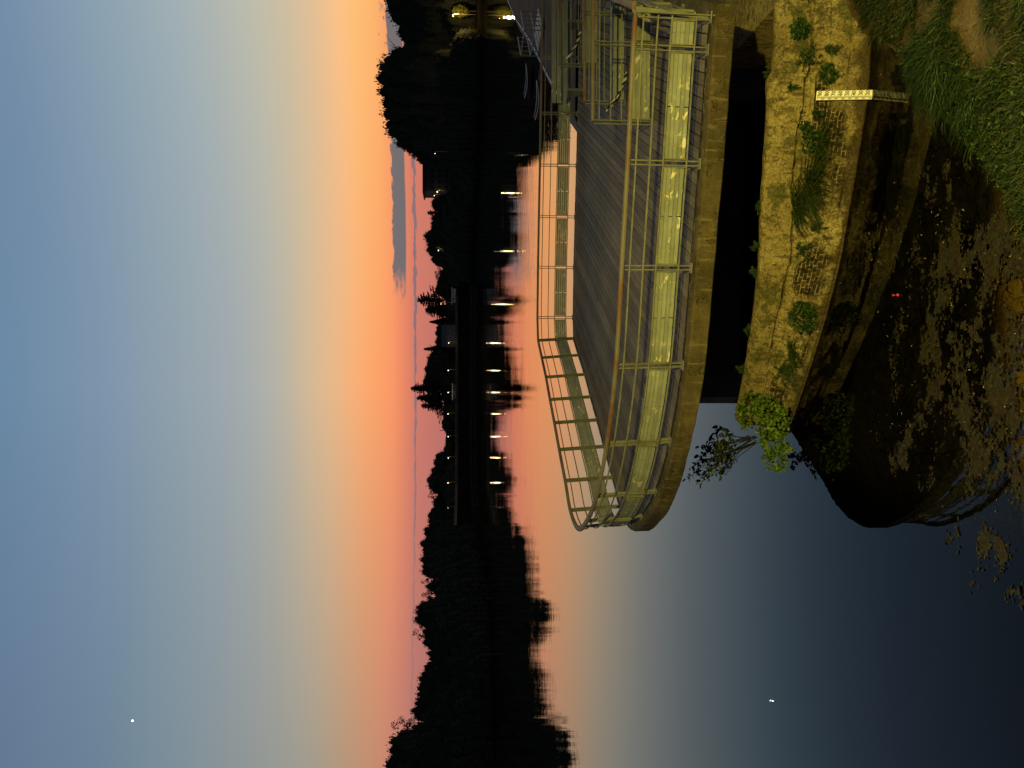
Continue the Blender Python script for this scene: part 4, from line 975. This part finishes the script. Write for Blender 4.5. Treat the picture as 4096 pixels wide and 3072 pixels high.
# bearing, skyline height, half width (photograph units), kind, words
TREES = [(-60, 1518, 80, 'b', 'at the very edge of the picture right of the lit bank'), (20, 1532, 72, 'b', 'rising above the lamplit bank at the edge'), (88, 1566, 55, 'b', 'sloping down beside the notch of grey cloud'),
 (150, 1596, 44, 'b', 'low in the notch between the two tall wooded humps'), (186, 1575, 26, 's', 'with sky showing through its thin crown right of the big hump'), (222, 1508, 36, 's', 'with a feathery top at the right shoulder of the big hump'), (262, 1502, 48, 'b', 'second from the right shoulder of the big hump'), (318, 1496, 52, 'b', 'highest of the big hump'), (378, 1504, 52, 'b', 'on the flat crest left of the highest one'),
 (440, 1514, 52, 'b', 'in the middle of the left half of the big hump'), (505, 1530, 48, 'b', 'where the big hump begins to fall away'), (560, 1570, 36, 'b', 'on the falling left slope of the big hump'), (598, 1606, 28, 's', 'thin-leaved on the lower left slope of the big hump'), (625, 1650, 26, 'b', 'low against the dark apartment block'),
 (815, 1718, 24, 'b', 'small beside the left end of the apartment block'), (852, 1708, 14, 'c', 'small ragged conifer near the apartment block'), (880, 1716, 24, 'b', 'left of the small ragged conifer'), (915, 1716, 24, 'b', 'right of the rounded clump with a lamp below'), (952, 1690, 28, 'b', 'highest of the rounded clump above a lamp'), (995, 1698, 26, 'b', 'left half of the rounded clump above a lamp'), (1032, 1718, 24, 'b', 'falling edge of the rounded clump'), (1085, 1732, 16, 's', 'sparse with open twigs on the skyline'), (1125, 1745, 22, 'b', 'low between the sparse one and the crooked pine'), (1158, 1738, 20, 'b', 'just right of the crooked pine'),
 (1200, 1668, 26, 'p', 'crooked pine with layered open branches'), (1238, 1700, 24, 'c', 'leaning against the left of the crooked pine'), (1288, 1716, 11, 'x', 'slim spire over the pale house'), (1328, 1738, 24, 'b', 'right above the pale house'), (1366, 1738, 22, 'b', 'between the two slim spires'), (1396, 1694, 13, 'x', 'sharp narrow spire left of the pale house'),
 (1440, 1704, 26, 'b', 'right edge of the tall dark clump over the lamps'), (1482, 1692, 30, 'b', 'domed in the tall dark clump over the lamps'), (1522, 1688, 24, 'b', 'beside the tallest conifer on its right'), (1552, 1642, 20, 'c', 'tallest pointed conifer on the far bank'), (1592, 1666, 18, 'c', 'second pointed conifer left of the tallest'), (1622, 1684, 17, 'c', 'third and lowest pointed conifer of the group'),
 (1660, 1742, 18, 's', 'open-crowned at the foot of the conifers'), (1695, 1764, 24, 'b', 'low on the slope left of the conifers'), (1748, 1780, 34, 'r', 'lowest stretch of the skyline near the mast'), (1802, 1772, 26, 'r', 'low left of the mast'), (1850, 1730, 30, 'r', 'smooth rounded right of the square-topped one'), (1898, 1714, 24, 'r', 'square-topped with a flat side'), (1932, 1702, 28, 'r', 'broad smooth dome above the last bright lamp'), (1984, 1706, 12, 's', 'tiny bushy top on the skyline left of the dome'), (2018, 1728, 26, 'b', 'low left of the tiny bushy top'),
 (2072, 1706, 30, 'b', 'where the skyline starts climbing to the left'), (2128, 1688, 28, 'b', 'first of the rising wood'), (2182, 1674, 30, 'b', 'right half of the long flat wood'), (2238, 1675, 30, 'b', 'middle of the long flat wood'), (2280, 1676, 24, 'b', 'left end of the long flat wood'), (2312, 1682, 14, 's', 'wispy at the end of the long flat wood'), (2345, 1694, 20, 'b', 'low in the dip between two woods'), (2376, 1678, 18, 's', 'lacy with pink sky showing through'), (2412, 1660, 22, 's', 'lacy on the right of the double-topped hump'),
 (2442, 1652, 26, 'b', 'right top of the double-topped hump'), (2478, 1648, 24, 'b', 'left top of the double-topped hump'), (2522, 1652, 24, 's', 'feathery left of the double-topped hump'), (2568, 1684, 26, 'b', 'stepping down from the double-topped hump'), (2622, 1702, 26, 'b', 'lowest in the left-hand dip'), (2672, 1686, 22, 'b', 'rising again left of the dip'), (2715, 1666, 26, 'b', 'right shoulder of the left-hand wood'), (2762, 1656, 28, 'b', 'centre of the left-hand wood'), (2808, 1650, 24, 'b', 'with a small jutting top in the left-hand wood'), (2852, 1638, 26, 'b', 'beside the tall left-hand mass'),
 (2892, 1612, 22, 's', 'thin right edge of the tall left-hand mass'), (2930, 1562, 28, 's', 'leafy shoulder of the tall left-hand mass'), (2980, 1540, 42, 'b', 'tallest at the left above the lone lamp'), (3050, 1530, 46, 'b', 'outermost at the left edge of the picture'), (3130, 1526, 50, 'b', 'just beyond the left edge of the picture')]
KN = {'b': 'broadleaf tree', 's': 'thin-crowned tree', 'r': 'smooth round tree', 'c': 'conifer', 'p': 'pine tree', 'x': 'narrow conifer'}
for i, (py, xt, hw, kd_, words) in enumerate(TREES):
    Yt = treeY(py) + (i % 3) * 3; p = atY(xt, py, Yt); w_ = 2 * hw * 1.75 / F * Yt
    if kd_ in 'cpx': w_ = 2 * hw * 2.0 / F * Yt
    zb = 2.2 if not 1120 < py < 2110 else 7.5; h = (p.z - zb) / (.985 if kd_ in 'bsr' else 1.0)
    nm = {'b': 'broadleaf_tree', 's': 'broadleaf_tree', 'r': 'round_tree', 'c': 'conifer', 'p': 'pine_tree', 'x': 'conifer'}[kd_]
    lab = words if 'pine' in words or 'conifer' in words and kd_ in 'cx' and words.split()[0] in ('small', 'tallest', 'second', 'third') else KN[kd_] + ' ' + words
    r = empty(nm, (p.x, Yt, zb), 'dark ' + lab, 'tree', 'trees on the far bank', (i * 2.39) % 6.28)
    if kd_ == 's': hh = h * .55; z0 = h - hh
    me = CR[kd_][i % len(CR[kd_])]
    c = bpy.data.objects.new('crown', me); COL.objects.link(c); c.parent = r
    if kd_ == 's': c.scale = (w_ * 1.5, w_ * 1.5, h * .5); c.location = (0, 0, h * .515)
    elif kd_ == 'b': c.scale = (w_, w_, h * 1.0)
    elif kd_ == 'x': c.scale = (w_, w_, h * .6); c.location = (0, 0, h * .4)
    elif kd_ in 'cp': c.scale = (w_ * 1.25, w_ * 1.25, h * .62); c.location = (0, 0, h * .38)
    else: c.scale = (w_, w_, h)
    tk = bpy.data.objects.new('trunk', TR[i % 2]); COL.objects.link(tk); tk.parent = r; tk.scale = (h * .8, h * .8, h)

# understorey and scrub that closes the wood down to the water
sky_pts = sorted([(t_[0], t_[1]) for t_ in TREES if t_[3] not in 'cpx']); rng = np.random.default_rng(5)
Cs = []; core = MB()
def scrub(py, Yb, top, rw):
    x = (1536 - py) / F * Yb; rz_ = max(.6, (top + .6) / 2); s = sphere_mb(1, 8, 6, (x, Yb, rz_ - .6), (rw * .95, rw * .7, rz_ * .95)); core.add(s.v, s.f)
    k_ = int(90 + 8 * rz_); u = unit(k_) * (rng.uniform(.85, 1.08, k_))[:, None]; Cs.append(u * [rw, rw * .8, rz_] + [x, Yb, rz_ - .6])
for row, (frac, step_, f0, f1) in enumerate([(.0, 22, .28, .5), (.35, 24, .5, .74), (.75, 26, .68, .9)]):
    py = -380.0
    while py < 3400:
        Ys = shoreY(py); Yt = treeY(py); lim = float(np.interp(py, [a for a, b in sky_pts], [b for a, b in sky_pts]))
        Yb = Ys + 1.0 + frac * max(4, Yt - Ys); rw = step_ / F * Yb * rng.uniform(.9, 1.5); zsky = atY(lim, py, Yb).z
        emb = 1120 < py < 2120
        if 640 < py < 810: zsky = min(zsky, atY(1756, py, Yb).z)
        top = zsky * rng.uniform(f0, f1)
        if emb:
            if row == 0: top = 1.2
            else:
                Yb += 24; top = max(9.0, atY(lim, py, Yb).z * rng.uniform(f0, f1))
                if 1280 < py < 1410 or 1140 < py < 1225 or 1535 < py < 1600: Yb += 16; 
        if row == 0 and not emb and -40 < py < 130: Yb += 12
        scrub(py, Yb, top, rw); py += step_ * rng.uniform(.7, 1.1)
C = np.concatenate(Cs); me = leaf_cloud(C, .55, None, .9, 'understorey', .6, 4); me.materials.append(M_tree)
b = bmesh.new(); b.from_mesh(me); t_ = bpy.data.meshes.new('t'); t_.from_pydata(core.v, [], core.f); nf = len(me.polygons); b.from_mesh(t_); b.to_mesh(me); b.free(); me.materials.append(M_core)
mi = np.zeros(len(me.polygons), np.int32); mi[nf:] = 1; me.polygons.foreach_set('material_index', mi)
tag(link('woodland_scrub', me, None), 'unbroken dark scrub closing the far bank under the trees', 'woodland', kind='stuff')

# lamp-lit small tree over the water on the right
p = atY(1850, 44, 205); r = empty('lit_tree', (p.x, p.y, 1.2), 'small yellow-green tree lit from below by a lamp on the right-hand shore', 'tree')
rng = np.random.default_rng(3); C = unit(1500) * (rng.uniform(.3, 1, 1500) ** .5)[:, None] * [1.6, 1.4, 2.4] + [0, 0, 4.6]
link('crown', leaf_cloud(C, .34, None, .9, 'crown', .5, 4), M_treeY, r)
m = MB(); m.tube([(0, 0, -.5), (.1, 0, 2), (0, 0, 4.5)], [.2, .16, .06], 7); m.build('trunk', M_bark, r)

# ============================================================ FAR BUILDINGS
def house(name, label, cx, cy, w_, d_, h, roofh, mt, roofmt, wins, rz=0, z0=2.0, flat=False):
    r = empty(name, (cx, cy, z0), label, 'building', None, rz); m = MB(); m.box((0, 0, h / 2), (w_, d_, h)); m.build('wall', mt, r)
    m = MB()
    if flat: m.box((0, 0, h + roofh / 2), (w_ + 1.6, d_ + 1.2, roofh))
    else: m.add([(-w_ / 2 - .3, -d_ / 2 - .3, h - .03), (w_ / 2 + .3, -d_ / 2 - .3, h - .03), (w_ / 2 + .3, d_ / 2 + .3, h - .03), (-w_ / 2 - .3, d_ / 2 + .3, h - .03), (-w_ / 2 - .3, 0, h + roofh), (w_ / 2 + .3, 0, h + roofh)], [(0, 1, 5, 4), (2, 3, 4, 5), (0, 4, 3), (1, 2, 5), (3, 2, 1, 0)])
    m.build('roof', roofmt, r)
    for (wx, wz, ww, wh) in wins:
        m = MB()
        for sx_, sz_, a, b in ((0, wh / 2, ww + .14, .07), (0, -wh / 2, ww + .14, .07), (-ww / 2, 0, .07, wh), (ww / 2, 0, .07, wh)): m.box((wx + sx_, -d_ / 2 - .03, wz + sz_), (a, .1, b))
        f_ = m.build('window', M_boatw if not flat else M_slate, r); m = MB(); m.box((wx, -d_ / 2 - .012, wz), (ww - .06, .03, wh - .06)); m.build('pane', M_glass, f_)
    return r
p = atY(1692, 708, 330)
house('apartment_block', 'dark flat-roofed apartment block above the trees with a small yellow light at its end', p.x, 330, 15.5, 12, p.z - 9 - .7, .6, M_slate, M_slate, [(-6 + 2.4 * i, 3 + 3 * j, 1.3, 1.4) for i in range(6) for j in range(3)], 0, 9.0, True)
p = atY(1785, 1345, 384)
house('pale_house', 'pale gabled house low on the far bank beneath the slim spires', p.x, 384, 10.5, 8, 5.0, 2.4, M_pale, M_slate, [(-3, 1.8, 1, 1.2), (0, 1.8, 1, 1.2), (3, 1.8, 1, 1.2), (-2, 4.4, 1, 1.2), (2, 4.4, 1, 1.2)], R(6), 8.2)
p = atY(1822, 1183, 380)
house('boathouse', 'long low pale boathouse on the far bank beside the lamp with a lit pole', p.x, 380, 6.8, 4, 1.7, .5, M_boatw, M_boatw, [(-2, 1, .8, .7)], 0, 8.2, True)
p = atY(1815, 1567, 382)
house('boathouse', 'small white boathouse between two lamps on the far bank', p.x, 382, 7.0, 4, 1.4, .4, M_pale, M_boatw, [(-2, .8, .7, .5), (2, .8, .7, .5)], 0, 8.3, True)
m = MB(); p = atY(1758, 1722, 372); m.tube([(p.x, p.y, 2), (p.x, p.y, p.z)], .14, 6); tag(m.build('flagpole', M_bark), 'thin bare mast standing above the lowest part of the skyline', 'mast')
# promenade edge on the far bank, lit by its lamps
m = MB(); yy = list(range(1100, 2180, 40)); n = len(yy)
for y in yy:
    k_ = min(1, max(0, (y - 1090) / 60), max(0, (2160 - y) / 60)) * .95 + .05; r_ = (1536 - y) / F
    for dy_, z in ((.5, -.5), (6, 1.6), (13, 4.6), (19, 7.2), (19.6, 7.4), (19.8, 8.2), (34, 8.4), (60, 4)): Yq = shoreY(y) + dy_; m.v.append((r_ * Yq, Yq, z * k_))
for i in range(n - 1):
    for j in range(7): m.f.append((i * 8 + j, (i + 1) * 8 + j, (i + 1) * 8 + j + 1, i * 8 + j + 1))
o = m.build('embankment', M_far, smooth=False); o.data.materials.append(simple('promenade_stone', (.07, .05, .03), .9, .35, .5))
for p_ in o.data.polygons:
    if p_.center.z > 7.3: p_.material_index = 1
tag(o, kind='structure')

# ============================================================ LAMPS
def lamp(px, py, Yd, label, hgt=5.0, power=0, col=(1, .75, .4), r_=.30, side=.7):
    p = atY(px, py, Yd); r = empty('street_lamp', (p.x, p.y, p.z - hgt), label, 'lamp', 'lit lamps on the far bank')
    m = MB(); m.tube([(side, 0, 0), (side, 0, hgt * .92), (side * .6, 0, hgt + .25), (0, 0, hgt + .28)], [.09, .06, .05, .04], 6); m.build('pole', M_galv, r)
    sphere_mb(r_ * .56, 10, 8, (0, 0, hgt)).build('lamp_glass', M_lampE, r)
    if power:
        l_ = bpy.data.lights.new('lamp_light', 'POINT'); l_.energy = power; l_.color = col; l_.shadow_soft_size = .3
        lo = bpy.data.objects.new('lamp_light', l_); COL.objects.link(lo); lo.parent = r; lo.location = (0, -.5, hgt - .3)
lamp(1814, 66, 200, 'lamp beside the glowing yellow-green tree at the right', 6, 3500, (1, .6, .18), .15)
lamp(1740, 614, 250, 'lone lamp in the big dark wood right of the apartment block', 6, 0, r_=.2)
lamp(1749, 768, 322, 'bright lamp at the foot of the apartment block', 4, 200, (1, .8, .3), .42)
lamp(1737, 783, 322, 'small lamp just left of the apartment block', 5, 0, r_=.26)
lamp(1749, 925, 330, 'lamp below the rounded clump of trees, the right of two', 5, 0, r_=.24)
lamp(1754, 1002, 330, 'lamp below the rounded clump of trees, the left of two', 5, 90, r_=.34)
lamp(1764, 1216, 378, 'lamp on a tall lit pole above the long boathouse', 5.5, 160, (1, .85, .3), .28, .9)
lamp(1795, 1372, 372, 'lamp in front of the pale house', 4, 150, r_=.36)
for q, (px, py, rad, wd) in enumerate([(1793, 1482, .38, 'first promenade lamp left of the pale house'), (1793, 1570, .38, 'promenade lamp beneath the second pointed conifer'), (1792, 1656, .36, 'promenade lamp at the foot of the conifers on their left'), (1793, 1747, .34, 'promenade lamp below the lowest skyline by the mast'), (1793, 1832, .34, 'promenade lamp below the smooth rounded tree'), (1792, 1932, .36, 'last bright promenade lamp below the broad dome'), (1792, 2032, .14, 'faint outermost promenade lamp on the left')]):
    lamp(px, py, shoreY(py) + 22, wd, 3.6, 110 if rad > .2 else 0, (1, .66, .3), rad, .5)
lamp(1853, 3033, 190, 'lone lamp low in the tall wood at the left', 3.5, 0, r_=.22)
# evening planet
p = atY(530, 2883, 3000); o = sphere_mb(2.9, 12, 8).build('evening_planet', M_star); o.location = p; tag(o, 'single bright planet in the blue evening sky', 'planet')

# the lamp post on the bank behind the photographer that lights the platform and wall
LP = Vector((1.4, -2.6, 9.2)); r = empty('street_lamp', (LP.x + 1.2, LP.y - .55, 4.9), 'tall lamp post on the bank behind the viewpoint', 'lamp')
m = MB(); m.tube([(0, 0, 0), (0, 0, 3.5), (-.5, .25, 4.35), (-1.05, .5, 4.44)], [.09, .06, .05, .04], 10); m.build('pole', M_galv, r)
m = MB(); m.box((-1.2, .55, 4.45), (.6, .28, .10), R(-27)); m.build('lamp_head', M_galv, r)
m = MB(); m.box((-1.2, .55, 4.385), (.42, .18, .02), R(-27)); m.build('lamp_glass', M_lampN, r)
l_ = bpy.data.lights.new('lamp_light', 'SPOT'); l_.energy = 12500; l_.color = (1.0, .84, .19); l_.shadow_soft_size = .10; l_.spot_size = R(94); l_.spot_blend = 1.0
lo = bpy.data.objects.new('lamp_light', l_); COL.objects.link(lo); lo.location = (-1.2, .58, 4.30); lo.parent = r
lo.rotation_euler = Vector((-.02, math.cos(R(46)), -math.sin(R(46)))).to_track_quat('-Z', 'Y').to_euler()
